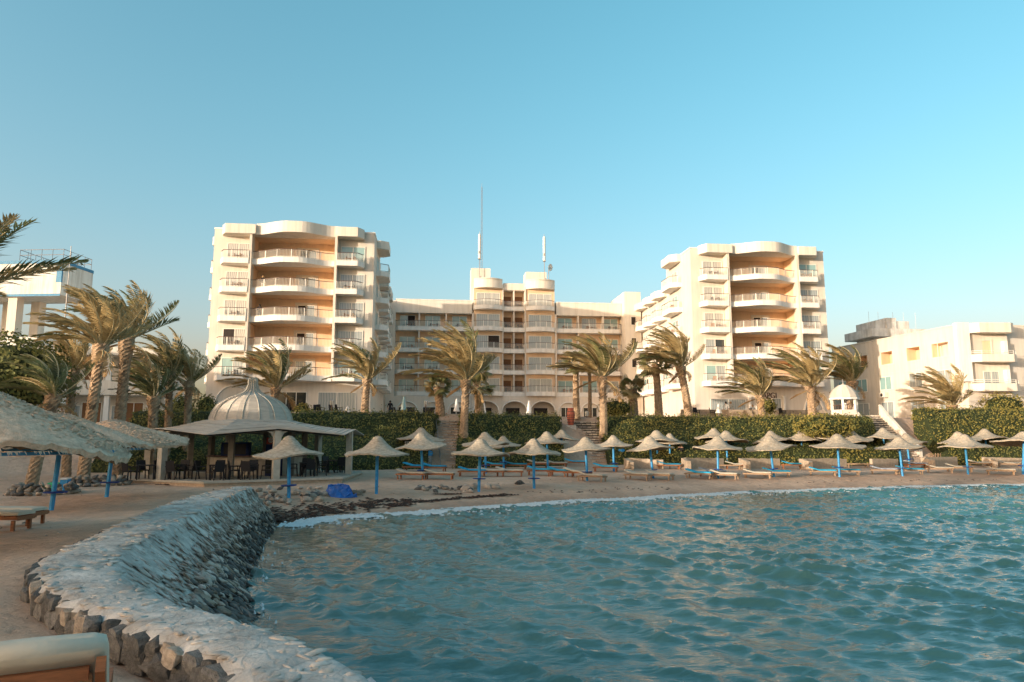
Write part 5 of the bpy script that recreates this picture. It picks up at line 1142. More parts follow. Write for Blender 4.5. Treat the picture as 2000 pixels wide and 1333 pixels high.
LG = [('cream lounger left of the pole of the parasol at the notice board',804,937,-12,A,'wood'),('cream lounger right of the pole of the parasol at the notice board',858,937,-4,A,'wood'),
 ('blue lounger in the back row left of the notice board parasol',812,921,-10,B_,'wood'),('blue lounger in the back row right of the notice board parasol',847,922,-10,B_,'wood'),
 ('blue lounger left behind the front parasol below the narrow stairs',922,931,-3,B_,'wood'),('cream lounger in the middle behind the rock side front parasol',959,931,-3,A,'wood'),('cream lounger right end of the row behind the rock side front parasol',995,931,-3,A,'wood'),
 ('blue lounger left of the pole of the small back parasol',967,917,-6,B_,'wood'),('blue lounger right of the pole of the small back parasol',1006,917,-8,B_,'wood'),
 ('cream lounger at the back left below the wide stairs',1052,914,-12,A,'wood'),('cream lounger in the middle at the back below the wide stairs',1086,914,-10,A,'wood'),('blue lounger at the back right below the wide stairs',1124,911,-4,B_,'wood'),
 ('blue lounger behind the pole of the two tray parasol',1056,929,-8,B_,'wood'),('long blue lounger between the two front parasols before the wide stairs',1096,931,-14,B_,'wood'),('cream lounger beside the pole of the parasol before the wide stairs',1128,933,-24,A,'wood'),('cream lounger right of that pole with its foot to the sea',1156,941,-34,A,wp),
 ('blue lounger under the parasol beside the blue bin',1183,922,-16,B_,'wood'),
 ('cream lounger left of the first wind shelter parasol, foot to the sea',1247,938,-42,A,wp),('cream lounger right of the first wind shelter parasol, foot to the sea',1289,938,-40,A,wp),
 ('blue lounger behind the first wind shelter wall',1306,917,-4,B_,'wood'),('tan lounger left of the second wind shelter wall',1328,916,-14,None,wp),
 ('blue lounger left under the second wind shelter parasol',1366,935,-34,B_,wp),('lounger with a striped towel under the second wind shelter parasol',1392,932,-20,T_,'wood'),('cream lounger right under the second wind shelter parasol',1416,937,-35,A,wp),
 ('bare lounger right behind the second wind shelter wall',1424,917,-10,None,wp),('brown lounger near the white plastic chair',1440,917,-10,A,'wood'),
 ('cream lounger left under the third wind shelter parasol',1480,935,-26,A,wp),('blue lounger right under the third wind shelter parasol',1517,932,-8,B_,wp),
 ('dark blue lounger between the third and fourth wind shelters',1550,916,-14,B_,'wood'),
 ('blue lounger left under the fourth wind shelter parasol',1607,930,-20,B_,wp),('blue lounger right under the fourth wind shelter parasol',1653,929,-14,B_,wp),
 ('tan lounger under the pointed sunlit parasol',1674,914,-4,None,wp),
 ('lounger with striped towels left under the pavilion stair parasol',1727,927,-22,T_,wp),('blue lounger right under the pavilion stair parasol',1777,927,-14,B_,wp),('dark towelled lounger at the foot of the pavilion stairs',1790,915,-4,T_,'wood'),
 ('cream lounger left under the bright far right parasol',1836,924,-24,A,wp),('cream lounger right under the bright far right parasol',1874,922,-22,A,wp),
 ('tan lounger in front of the picket fence',1912,913,-8,A,wp),('cream lounger left of the parasol at the right edge',1955,928,-26,A,wp),('cream lounger against the far right wind shelter',1972,914,-20,A,wp)]
for l in LG: lounger(*l)
lounger('cream lounger at the left edge, front one of the pair', 0,0, -3, A, 'wood', .0, pos=(lambda p: (p[0]-.86, p[1], p[2]))(hit(52, 1036, 8, 30)))
lounger('cream lounger at the left edge, rear one of the pair', 0,0, -3, A, 'wood', .0, pos=(lambda p: (p[0]-.8, p[1], p[2]))(hit(74, 1026, 8, 30)))
# near lounger seen from behind its raised back
nl = atZ(196, 1308, -1.28); th_ = rad(8)
t = thing('sun_lounger', 'nearest lounger in the bottom left corner, raised slatted back and thick cream cushion', 'sun lounger', (nl[0], nl[1], -2.15), rad(26), 'sun loungers under the parasols')
bt = Vector((0, 0, .90)); bb = Vector((0, .62, .34)); dv = (bt-bb); sl = dv.normalized(); nrm = Vector((0, sl.z, -sl.y)).normalized(); Wd = .74
for x in (.0, -Wd): mb = MB(); e_ = bb.lerp(bt, 1.0 if x > -.1 else .9); mb.obox((x, bb.y, bb.z), tuple((x, e_.y, e_.z)), .05, .09); build(mb, 'back_rail', M['wood'], t)
for z in (.90, .45): c = bb.lerp(bt, z); mb = MB(); mb.obox((-Wd+.028, c.y, c.z), (-.058, c.y, c.z), .05, .07); build(mb, 'cross_bar', M['wood'], t)
for i in range(9):
    x = -Wd+.075 + i*.0745; a = bb.lerp(bt, .02) + nrm*.02; c = bb.lerp(bt, .86) + nrm*.02
    mb = MB(); mb.obox((x, a.y, a.z), (x, c.y, c.z), .048, .018); build(mb, 'slat', M['wood_pale'], t)
mb = MB(); n = 10; P = []
for i in range(n+1):
    f = -.02 + 1.10*i/n; c = bb.lerp(bt, f) + nrm*.045; th = .20*(1 if i < n-1 else (.85 if i == n-1 else .45)); 
    for k in range(12):
        a = 2*math.pi*k/12; ca, sa = math.cos(a), math.sin(a); sx = (abs(ca)**.35)*math.copysign(1, ca); sy = (abs(sa)**.55)*math.copysign(1, sa); p = c + Vector((-Wd/2 + .03 + sx*(Wd/2-.0)*(1 if i < n else .96), 0, 0)) + nrm*(th/2 + sy*th/2); P.append(tuple(p))
mb.add(P, [(i*12+k, i*12+(k+1) % 12, (i+1)*12+(k+1) % 12, (i+1)*12+k) for i in range(n) for k in range(12)] + [tuple(range(11,-1,-1)), tuple(n*12+k for k in range(12))]); build(mb, 'mattress', M['cream_pad'], t, smooth=True)
mb = MB(); mb.box(-Wd-.02, 0, .62, 2.0, .24, .34); build(mb, 'frame', M['wood'], t)
for x in (-.06, -Wd+.02):
    for y in (.7, 1.9): mb = MB(); mb.box(x-.04, x+.04, y-.04, y+.04, -.1, .24); build(mb, 'leg', M['wood'], t)

# ------------------------------------------------------------------ thatch and board roofed bar
BC = (-15.3, 42.3); FZ = -2.22
bar = thing('beach_bar', 'six sided open beach bar with a boarded dome and wide flat roof', 'bar', (*BC, 0))
hexp = lambda R, off=-87: [(R*math.cos(rad(off+60*k)), R*math.sin(rad(off+60*k))) for k in range(6)]
mb = MB(); mb.prism(hexp(6.9), -3.4, FZ); build(mb, 'floor', M['shelter'], bar)
mb = MB(); mb.prism(hexp(7.0), FZ+.002, FZ+.10); build(mb, 'floor_edge', M['post'], bar)
for k in range(6):
    c0 = hexp(7.0)[k]; c1 = hexp(7.0)[(k+1) % 6]; mid = ((c0[0]+c1[0])/2, (c0[1]+c1[1])/2)
    for a, b_, za, zb in ((c0, mid, .14, .46), (mid, c1, .46, .14)):
        i0 = Vector((a[0]*.345, a[1]*.345, 1.02)); i1 = Vector((b_[0]*.345, b_[1]*.345, 1.02)); o0 = Vector((*a, za)); o1 = Vector((*b_, zb))
        nb_ = 13
        for j in range(nb_):
            f0 = j/nb_; f1 = (j+.93)/nb_; sag = lambda f: -.10*math.sin(math.pi*f); dz = rnd.uniform(-.012, .012)
            q = [o0.lerp(i0, f0), o1.lerp(i1, f0), o1.lerp(i1, f1), o0.lerp(i0, f1)]; V_ = [v + Vector((0,0,sag(f0 if n_ < 2 else f1) + dz + (.025 if n_ < 2 else .0))) for n_, v in enumerate(q)]
            mb = MB(); mb.add(V_ + [v - Vector((0,0,.035)) for v in V_], [(0,1,2,3),(7,6,5,4),(0,4,5,1),(1,5,6,2),(2,6,7,3),(3,7,4,0)]); build(mb, 'plank', M['roof_slat'], bar)
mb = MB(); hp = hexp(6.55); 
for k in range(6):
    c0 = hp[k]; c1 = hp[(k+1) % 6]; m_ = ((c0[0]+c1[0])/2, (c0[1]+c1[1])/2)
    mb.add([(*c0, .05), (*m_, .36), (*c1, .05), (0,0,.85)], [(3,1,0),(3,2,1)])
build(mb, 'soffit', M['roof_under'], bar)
# dome: boarded onion with ribs
dp = [(2.3,.92),(2.28,1.15),(2.15,1.5),(1.9,1.85),(1.55,2.12),(1.15,2.32),(.75,2.48),(.48,2.62),(.33,2.8),(.26,3.0),(.22,3.15)]
mb = MB(); mb.lathe(dp, 24); build(mb, 'dome', M['roof_slat'], bar)
for j in range(22):
    f = j/22; z = 1.0 + 1.45*f; r_ = np.interp(z, [q[1] for q in dp], [q[0] for q in dp]); mb = MB(); mb.lathe([(r_-.01, z-.05), (r_+.022, z-.045), (r_+.014, z+.035), (r_-.02, z+.04)], 24); build(mb, 'board_course', M['roof_slat'], bar)
for k in range(16):
    a = rad(-90+22.5*k+8); mb = MB(); mb.tube([((q[0]+.035)*math.cos(a), (q[0]+.035)*math.sin(a), q[1]) for q in dp] + [(.27*math.cos(a), .27*math.sin(a), 3.3), (.20*math.cos(a), .20*math.sin(a), 3.5)], .032, 5); build(mb, 'rib', M['post'], bar)
for k in range(6):
    a = rad(-57+60*k); px_, py_ = 5.75*math.cos(a), 5.75*math.sin(a); mb = MB(); mb.box(-.17, .17, -.17, .17, FZ+.1, .36); build(mb, 'post', M['post'], bar, loc=(px_, py_, 0), rot=(0,0,a))
    mb = MB(); 
    for s in (-1, 1): mb.prism([(s*.17, 0)] + [(s*(.17+.36*(1-math.cos(q))), .62*math.sin(q)) for q in (.5, 1.0, 1.57)] + [(s*.17, .62)] if s > 0 else [(s*.17, .62)] + [(s*(.17+.36*(1-math.cos(q))), .62*math.sin(q)) for q in (1.57, 1.0, .5)] + [(s*.17, 0)], -.05, .05)
    build(mb, 'bracket', M['post'], bar, loc=(px_, py_, -.30), rot=(rad(90), 0, a+rad(90)))
for k in range(6):
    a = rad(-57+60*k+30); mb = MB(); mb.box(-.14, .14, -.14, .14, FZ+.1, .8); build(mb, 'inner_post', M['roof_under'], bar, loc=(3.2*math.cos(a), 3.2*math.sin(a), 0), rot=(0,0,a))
mb = MB(); mb.prism([(2.75*math.cos(rad(-150+12*k)), 2.75*math.sin(rad(-150+12*k))) for k in range(13)] + [(2.4*math.cos(rad(-6-12*k)), 2.4*math.sin(rad(-6-12*k))) for k in range(13)], FZ+.1, FZ+1.12); build(mb, 'counter', M['post'], bar, loc=(0,1.6,0))
mb = MB(); mb.prism([(2.98*math.cos(rad(-152+12.3*k)), 2.98*math.sin(rad(-152+12.3*k))) for k in range(13)] + [(2.3*math.cos(rad(-4.5-12.3*k)), 2.3*math.sin(rad(-4.5-12.3*k))) for k in range(13)], FZ+1.122, FZ+1.2); build(mb, 'counter_top', M['rail'], bar, loc=(0,1.6,0))
fr_ = thing('drinks_cooler', 'dark blue drinks cooler standing at the right end of the bar counter', 'cooler', (BC[0]+2.0, BC[1]-1.7, FZ+.1), rad(-20))
mb = MB(); mb.box(-.35,.35,-.3,.3,0,1.75); build(mb, 'cabinet', M['cloth_blue'], fr_); mb = MB(); mb.box(-.3,.3,-.325,-.30,.15,1.2); build(mb, 'door', M['pane_dark'], fr_)
mb = MB(); mb.box(-.3,.3,-.34,.1,1.76,2.12); o = build(mb, 'sign_panel', M['red'], fr_); mb = MB(); mb.lathe([(.01,-.01),(.15,-.01),(.16,.01)], 16); build(mb, 'emblem', M['canvas_white'], o, loc=(0,-.35,1.98), rot=(rad(90),0,0))
tv = MB(); tv.box(-.75,.75,-.35,.35,0,.75); tv.box(-.6,.6,-.37,-.35,.08,.66,1); tag(build(tv, 'coffee_machine', [M['cloth_blue'], M['black_plastic']], loc=(BC[0]-.4, BC[1]-1.02, FZ+1.2), rot=(0,0,rad(8))), 'dark blue machine standing on the bar counter', 'machine')
# black chairs and tables
def chair_tree():
    t = thing('plastic_chair', 'x', 'chair'); 
    mb = MB(); mb.box(-.24,.24,-.24,.24,.42,.47); build(mb, 'seat', M['black_plastic'], t)
    mb = MB(); mb.add([(-.24,.20,.45),(.24,.20,.45),(.22,.31,.95),(-.22,.31,.95),(-.24,.24,.45),(.24,.24,.45),(.22,.35,.95),(-.22,.35,.95)], [(0,1,2,3),(7,6,5,4),(0,4,5,1),(1,5,6,2),(2,6,7,3),(3,7,4,0)]); build(mb, 'backrest', M['black_plastic'], t)
    for sx in (-1,1):
        for sy in (-1,1): mb = MB(); mb.obox((sx*.21, sy*.21, .43), (sx*.24, sy*.25, 0), .045, .045); build(mb, 'leg', M['black_plastic'], t)
        mb = MB(); mb.box(sx*.25-.03, sx*.25+.03, -.22, .26, .64, .68); mb.box(sx*.25-.02, sx*.25+.02, -.22, -.18, .45, .64); build(mb, 'armrest', M['black_plastic'], t)
    return t
def table_tree():
    t = thing('plastic_table', 'x', 'table'); mb = MB(); mb.box(-.42,.42,-.42,.42,.70,.74); build(mb, 'tabletop', M['black_plastic'], t)
    for sx in (-1,1):
        for sy in (-1,1): mb = MB(); mb.box(sx*.37-.03, sx*.37+.03, sy*.37-.03, sy*.37+.03, 0, .70); build(mb, 'leg', M['black_plastic'], t)
    return t
CH0 = chair_tree(); TB0 = table_tree(); used = [0, 0]
def black(kind, label, x, y, z, rz, group):
    src = (CH0, TB0)[kind]
    if not used[kind]: o = src; used[kind] = 1; o['label'] = label; o.location = (x,y,z); o.rotation_euler = (0,0,rz)
    else: o = copy_tree(src, label, (x,y,z), rz)
    o['group'] = group; return o
TBL = [('table left of the front post of the bar', 425, 937, (20, 110, 200, 290)), ('table at the far left edge of the bar floor', 285, 937, (30, 130, 220)), ('table just behind the left bar post', 345, 936, (0, 95, 185, 280)), ('table in front of the blue cooler', 488, 936, (15, 100, 190, 280)), ('table right of the front bar post', 600, 930, (10, 110, 200, 290)), ('table at the right corner post of the bar', 652, 923, (40, 130, 220, 310)), ('table on the sand right of the bar', 720, 913, (60, 180, 300))]
for lab, px_, py_, angs in TBL:
    x, y, z = atZ(px_, py_, FZ+.1 if px_ < 700 else -2.25); black(1, 'black plastic ' + lab, x, y, z, rad(20), 'black tables at the bar')
    for i, a in enumerate(angs):
        side = ('front right', 'back right', 'back left', 'front left')[int(((a+45) % 360)//90)] if False else ('right', 'rear', 'left', 'seaward')[int(((a+45) % 360)//90)]
        black(0, 'black chair, %s side of the %s' % (side, lab), x+.78*math.cos(rad(a)), y+.78*math.sin(rad(a)), z, rad(a-90)+rnd.gauss(0,.2), 'black chairs at the bar')

# ------------------------------------------------------------------ small white pavilion
pvx, pvy, pvz = atY(1650, 812, 70); pv = thing('pavilion', 'small white pavilion with a pointed slatted dome at the head of the right stairs', 'pavilion', (pvx, pvy, 0))
mb = MB(); mb.prism(hexp(1.62, -60), .2, 2.15); mb.prism(hexp(1.5, -60), 2.152, 2.6); pv.scale = (.86,.86,.86); pv.location.z = .42; build(mb, 'base', M['wall_pale'], pv)
dq = [(1.58,3.92),(1.54,4.15),(1.36,4.55),(1.05,4.92),(.68,5.2),(.35,5.4),(.1,5.52),(.05,5.7)]
mb = MB(); mb.lathe([(q*.96, z) for q, z in dq], 12); build(mb, 'dome', M['wall_pale'], pv)
for j in range(11):
    z = 3.92 + j*.135; r_ = np.interp(z, [q[1] for q in dq], [q[0] for q in dq]); mb = MB(); mb.lathe([(r_*.96, z), (r_+.05, z+.0), (r_+.0, z+.09), (r_*.95, z+.10)], 12); build(mb, 'slat', M['wall_pale'], pv)
mb = MB(); mb.lathe([(.03,5.62),(.09,5.72),(.03,5.8),(.02,6.1)], 8); build(mb, 'finial', M['white'], pv)
mb = MB(); mb.lathe([(1.66,3.75),(1.66,3.94),(1.4,3.94),(1.4,3.75),(1.66,3.75)], 12); build(mb, 'ring_beam', M['white'], pv)
for k in range(6):
    a = rad(-60+60*k); mb = MB(); mb.box(-.12,.12,-.12,.12,2.58,3.76); build(mb, 'post', M['white'], pv, loc=(1.38*math.cos(a), 1.38*math.sin(a), 0), rot=(0,0,a))
    a2 = a + rad(30); mb = MB(); 
    for i in range(7): x = -.6+.2*i; mb.box(x-.02, x+.02, -.02, .02, 2.58, 3.1)
    mb.box(-.68,.68,-.03,.03,3.1,3.16); 
    if k not in (1,): build(mb, 'balustrade', M['rail'], pv, loc=(1.2*math.cos(a2), 1.2*math.sin(a2), 0), rot=(0,0,a2+rad(90)))

# ------------------------------------------------------------------ wind shelters on the beach
def shelter(label, px0, py0, px1, py1, hgt, left=True, wing=1.5, seed=0):
    r = random.Random(seed); a = Vector(hit(px0, py0, 30, 66)); b = Vector(hit(px1, py1, 30, 66)); t = thing('wind_shelter', label, 'wall', tuple(a), 0, 'low wind shelter walls on the beach')
    def run(P, Q, name, h0, h1):
        n = 12; V = []; d = (Q-P).normalized(); s = Vector((d.y, -d.x, 0))*.14
        for i in range(n+1):
            c = P.lerp(Q, i/n) - a; h = h0+(h1-h0)*i/n + r.uniform(-.03,.03)
            for sg in (-1, 1): V += [tuple(c + s*sg + Vector((0,0,-.3))), tuple(c + s*sg*.9 + Vector((0,0,h)))]
        F_ = []
        for i in range(n): k = i*4; F_ += [(k, k+4, k+5, k+1), (k+6, k+2, k+3, k+7), (k+1, k+5, k+7, k+3)]
        F_ += [(0,1,3,2), (n*4, n*4+2, n*4+3, n*4+1)]; mb = MB(); mb.add(V, F_); build(mb, name, M['shelter'], t)
    run(a, b, 'back_wall', hgt, hgt*.9)
    if left: q = a + Vector((-.15, -wing, 0)); q.z = gz(q.x, q.y); run(a + Vector((-.15, 0, 0)), q, 'side_wall', hgt, hgt*.8)
shelter('leftmost wind shelter wall, low and sloping, beside the blue bin', 1226, 915, 1296, 917, .78, True, 3.0, 1)
shelter('second wind shelter wall from the left, below the standing person', 1338, 916, 1412, 914, .82, True, 2.0, 2)
shelter('third wind shelter wall, behind the leaning front parasol', 1450, 916, 1522, 915, .82, True, 2.0, 3)
shelter('fourth wind shelter wall, behind blue loungers, widest of the row', 1568, 916, 1652, 914, .8, True, 2.0, 4)
shelter('fifth wind shelter wall, low at the pavilion stairs', 1702, 914, 1752, 912, .7, False, 1.5, 5)
shelter('sixth wind shelter wall with cream loungers before it', 1806, 914, 1868, 911, .85, True, 1.6, 6)
shelter('last wind shelter wall at the right edge before the picket fence', 1925, 912, 2010, 912, .8, True, 1.6, 7)
def pickets(label, px0, px1, py):
    a = Vector(hit(px0, py, 30, 66)); b = Vector(hit(px1, py, 30, 66)); mb = MB(); n = int((b-a).length/.16); t = thing('picket_fence', label, 'fence', tuple(a), 0, 'low picket fences below the right hedge')
    me = shared('picket', lambda: (lambda m_: (m_.box(-.035,.035,-.015,.015,-.1,.85), m_)[1])(MB()).mesh('picket', M['wood_pale']))
    for i in range(n): c = a.lerp(b, i/n) - a; put('picket', me, t, tuple(c), (0, rnd.gauss(0,.05), 0))
    mb.obox(Vector((0,-.03,.7)), (b-a) + Vector((0,-.03,.7)), .03, .06); build(mb, 'rail', M['wood_pale'], t)
pickets('picket fence behind the cream loungers far right', 1815, 1880, 905); pickets('picket fence at the right edge with white chairs before it', 1925, 2000, 905)

# ------------------------------------------------------------------ small beach things
def bin_(label, px, py):
    t = thing('waste_bin', label, 'bin', hit(px, py, 30, 66), 0, 'blue bins on the beach'); mb = MB(); mb.lathe([(.02,0),(.24,0),(.28,.85),(.02,.85)], 12); build(mb, 'body', M['metal'], t); mb = MB(); mb.lathe([(.31,.84),(.34,.90),(.34,1.12),(.2,1.22),(.01,1.24)], 12); build(mb, 'lid', M['blue'], t)
bin_('grey bin with blue lid right of the wide stairs', 1214, 906); bin_('blue lidded bin behind the parasol at the notice board', 836, 913); bin_('blue lidded bin in the shade right of the narrow stairs', 925, 911)
x, y, z = hit(801, 912, 30, 66); nbd = thing('notice_board', 'white notice board printed with a grid of small squares', 'notice board', (x, y, z))
mb = MB(); mb.box(-.42,.42,-.03,.03,.75,1.85); build(mb, 'panel', M['white_plastic'], nbd)
for j in range(4):
    for i in range(5): mb = MB(); mb.box(-.055,.055,-.004,.004,-.09,.09); put('printed_square', shared('psq', lambda: mb.mesh('printed_square', M['pane_grey'])), nbd, (-.30+.15*i, -.034, 1.72-.22*j))
mb = MB(); mb.box(-.4,.4,-.036,-.03,.92,.95); build(mb, 'printed_line', M['rail'], nbd)
for s in (-1,1): mb = MB(); mb.box(s*.38-.03, s*.38+.03, .03, .08, -.2, 1.85); build(mb, 'leg', M['metal'], nbd)
def wchair(label, px, py, rz):
    t = thing('garden_chair', label, 'chair', hit(px, py, 30, 66), rz, 'white plastic chairs'); 
    for nm, bx_ in (('seat', (-.23,.23,-.22,.22,.40,.44)), ('backrest', (-.23,.23,.20,.25,.44,.92)), ('leg', (-.22,-.18,-.2,-.16,0,.4)), ('leg', (.18,.22,-.2,-.16,0,.4)), ('leg', (-.22,-.18,.16,.2,0,.4)), ('leg', (.18,.22,.16,.2,0,.4))): part(t, nm, M['white_plastic'], bx_)
wchair('white plastic chair beside the third wind shelter wall', 1437, 907, .2); wchair('white plastic chair at the far right picket fence, left one', 1946, 905, .1); wchair('white plastic chair at the far right picket fence, right one', 1967, 905, -.2)
x, y, z = hit(113, 962, 12, 45); gb = thing('crate', 'green and white plastic box on the sand behind a blue pole', 'box', (x, y, z), rad(15)); part(gb, 'front_half', M['green_plastic'], (-.35,.1,-.25,.25,0,.42)); part(gb, 'rear_half', M['blue'], (.11,.38,-.2,.3,0,.55)); part(gb, 'lid', M['white_plastic'], (.09,.40,-.22,.32,.55,.6))
# stone rings round the two palm feet
for lab, px_, py_, R in (('ring of dark stones round the foot of the far left palm', 58, 968, 1.25), ('ring of dark stones round the tall golden palm', 172, 950, 1.3)):
    x, y, z = hit(px_, py_, 12, 50); y += .9; z = gz(x, y); t = thing('stone_ring', lab, 'stone ring', (x, y, z), 0, 'stone rings round palms'); 
    for lev in range(3):
        for i in range(22-lev*3): a = 6.283*i/(22-lev*3) + lev*.15; put_rock(t, ((R-.12*lev)*math.cos(a), (R-.12*lev)*math.sin(a), .08+.14*lev), (rnd.gauss(0,.3), rnd.gauss(0,.3), rnd.uniform(0,6)), (rnd.uniform(.36,.55), .36, .36), M['stone_dark' if rnd.random() < .4 else 'stone'], rnd.randrange(12))
# shore rocks
def rocks(label, group, spots, mats_, sz):
    for px_, py_ in spots:
        x, y, z = hit(px_, py_, 18, 66); s = rnd.uniform(*sz); o = put('rock', ROCKS[rnd.randrange(12)], None, (x, y, z+s*.12), (rnd.gauss(0,.3), rnd.gauss(0,.3), rnd.uniform(0,6)), (s*1.25, s, s)); o.material_slots[0].link = 'OBJECT'; o.material_slots[0].material = M[rnd.choice(mats_)]; tag(o, label, 'rock', group)
rr_ = random.Random(5)
rocks('grey rock heaped between the bar floor and the blue tarpaulin', 'rocks by the tarpaulin', [(rr_.gauss(608,22), rr_.gauss(967,5)) for _ in range(30)], ['stone_pale','stone','stone_pale','stone_dark'], (.22,.55))
rocks('pale rock beside the right side of the blue tarpaulin', 'rocks right of the tarpaulin', [(702,965),(708,962),(696,967)], ['stone'], (.4,.6))
rocks('rock in the dark line of stones left of the front parasol', 'rocks at the front parasol', [(rr_.uniform(812,925), 956+rr_.gauss(0,5)) for _ in range(30)], ['stone','stone_dark','stone_pale'], (.2,.5))
rocks('pale round rock right at the pole of the front parasol', 'pale rocks at the pole', [(912,958),(925,955),(953,954),(966,955)], ['stone_pale'], (.5,.7))
rocks('dark weed covered stone alone on the sand between two front parasols', 'dark stones on the sand', [(1012,947),(1018,946)], ['stone_dark'], (.4,.5))
rocks('small stone strewn on the beach where the sea wall ends', 'stones at the wall end', [(rr_.uniform(500,565), rr_.uniform(950,985)) for _ in range(34)], ['stone','stone_dark','stone_pale'], (.18,.4))
rocks('dark wet boulder in the water at the foot of the wall', 'wet boulders', [(545,1068),(531,1115),(524,1150),(538,1150),(528,1172)], ['stone_wet'], (.5,.8))
x, y, z = hit(664, 968, 20, 60); tb = MB(); tr_ = random.Random(3); n_ = 20
for j in range(12):
    for k in range(n_):
        a = 6.283*k/n_; q = 1-j/11; w = 1+.14*math.sin(3*a+j)+.08*math.sin(7*a-j*2); tb.v.append((.72*q**.6*w*math.cos(a), .45*q**.6*w*math.sin(a), .48*(1-q**2.2)+tr_.gauss(0,.012)-.06+.07*math.sin(5*a+j*1.3)+.05*math.sin(9*a-j*2.1)+.03*math.sin(17*a+j)))
for j in range(11):
    for k in range(n_): tb.f.append((j*n_+k, j*n_+(k+1) % n_, (j+1)*n_+(k+1) % n_, (j+1)*n_+k)); tb.m.append(0)
tag(build(tb, 'tarpaulin', M['tarp'], loc=(x, y, z), rot=(0, .15, -.2)), 'crumpled bright blue tarpaulin over rocks near the waterline', 'tarpaulin')
# drift weed along the tide line
wm = MB(); wr_ = random.Random(8)
def weed(pts, n, wd, sz):
    P = resample([hit(px_, py_, 15, 66)[:2] for px_, py_ in pts], 60)
    for _ in range(n):
        c = P[wr_.randrange(60)] + np.array([wr_.gauss(0,wd*2.5), wr_.gauss(0,wd)]); s = wr_.uniform(*sz); g = gz(*c)
        if g < WATER-.05: continue
        a0 = wr_.gauss(.25,.5); V_ = []
        for k in range(6): a = k*math.pi/3; q = s*wr_.uniform(.5,1.2); ex, ey = q*2.0*math.cos(a), q*.7*math.sin(a); V_.append((c[0]+ex*math.cos(a0)-ey*math.sin(a0), c[1]+ex*math.sin(a0)+ey*math.cos(a0), g+.02))
        wm.add(V_ + [(c[0], c[1], g+.055+.05*s)], [(k, (k+1) % 6, 6) for k in range(6)])
weed([(528,1002),(600,996),(700,985),(790,977)], 270, .18, (.03,.11)); weed([(540,1008),(620,1004),(700,993),(745,986)], 200, .14, (.03,.11)); weed([(790,983),(850,979),(935,972),(1000,967)], 300, .06, (.03,.10)); weed([(760,990),(800,985)], 60, .08, (.03,.1)); weed([(850,967),(900,966)], 50, .05, (.03,.08)); weed([(1050,963),(1150,960),(1300,952)], 40, .2, (.03,.07)); weed([(1500,945),(1700,940),(1950,938)], 26, .15, (.03,.08))
weed([(520,1030),(535,1012)], 200, .3, (.05,.16))
weed([(322,948),(380,945),(405,947)], 90, .1, (.04,.10))
tag(build(wm, 'drift_weed', M['weed']), kind='stuff')

# ------------------------------------------------------------------ terrace furniture
def closed_parasol(label, px, top, Y, m='canvas_white'):
    x, _, z = atY(px, top, Y); t = thing('closed_parasol', label, 'parasol', (x, Y, 2.0), 0, 'closed parasols on the terrace'); h = z-2.0
    mb = MB(); mb.lathe([(.02,h),(.08,h-.1),(.14,h*.75),(.24,h*.42),(.30,h*.30),(.20,h*.28),(.02,h*.3)], 12, wob=lambda k, j: 1+.15*(k % 2)); build(mb, 'canopy', M[m], t); mb = MB(); mb.tube([(0,0,-.3),(0,0,h*.4)], .03, 6); build(mb, 'pole', M['metal'], t)
closed_parasol('closed pale parasol under the left arch of the central block', 789, 775, 68, 'pane_teal'); closed_parasol('slim closed white parasol left of the central arcade', 892, 779, 70); closed_parasol('closed white parasol before the right tower windows', 1403, 789, 71)
closed_parasol('closed white parasol before the left tower windows', 679, 793, 64); closed_parasol('closed white parasol inside the middle arch', 1033, 782, 78); closed_parasol('closed white parasol at the left pillar of the arcade', 945, 786, 77)
for i, (px_, Y, rz) in enumerate(((562,66,.3),(571,66,2.0),(618,66,.5),(627,66,2.6),(650,66,1.0),(662,66,2.2),(765,72,.4),(776,72,2.1),(800,72,.2),(812,72,1.8),(833,72,.6),(846,72,2.4),(1360,72,.3),(1392,73,1.2),(1470,74,.5),(1528,74,2.0))):
    x = atY(px_, 800, Y)[0]; wh = ('before the left tower windows' if px_ < 700 else 'under the left arches of the central block' if px_ < 900 else 'before the right tower'); black(0, 'dark terrace chair %s, %s from the left' % (wh, ('first','second','third','fourth','fifth','sixth')[[0,1,2,3,4,5,0,1,2,3,4,5,0,1,2,3][i]]), x, Y, 2.05, rz, 'dark chairs on the terrace')
def lamp(label, px, top, Y):
    x, _, z = atY(px, top, Y); t = thing('lamp_post', label, 'lamp post', (x, Y, 2.0), 0, 'lamp posts on the terrace'); h = z-2; mb = MB(); mb.tube([(0,0,-.2),(0,0,h-.5)], .05, 6); build(mb, 'post', M['rail'], t); mb = MB(); mb.lathe([(.05,h-.5),(.16,h-.45),(.2,h-.12),(.05,h)], 6); build(mb, 'lantern', M['pane_curtain'], t)
lamp('lamp post before the left tower windows', 648, 781, 64); lamp('lantern post under the second left arch of the central block', 832, 782, 70); lamp('lamp post right of the wide stairs', 1146, 803, 66)
mb = MB(); a = atY(1330, 800, 73); b = atY(1612, 800, 75); mb.obox((a[0], 73, 2.35), (b[0], 75, 2.35), .3, .95); tag(build(mb, 'terrace_wall', M['shelter']), 'low sandy wall along the terrace before the right tower', 'wall')
fm = MB(); fr2 = random.Random(4)
for _ in range(260): leaves(fm, [(fr2.gauss(0,.35), fr2.gauss(0,.2), abs(fr2.gauss(0,.3)))], [(0,-.5,1)], .13, 0, fr2)
x, y, z = atY(868, 826, 61); tag(build(fm, 'flower_bush', M['orange'], loc=(x, y, z)), 'orange flowering bush at the top of the narrow stairs', 'flowers')

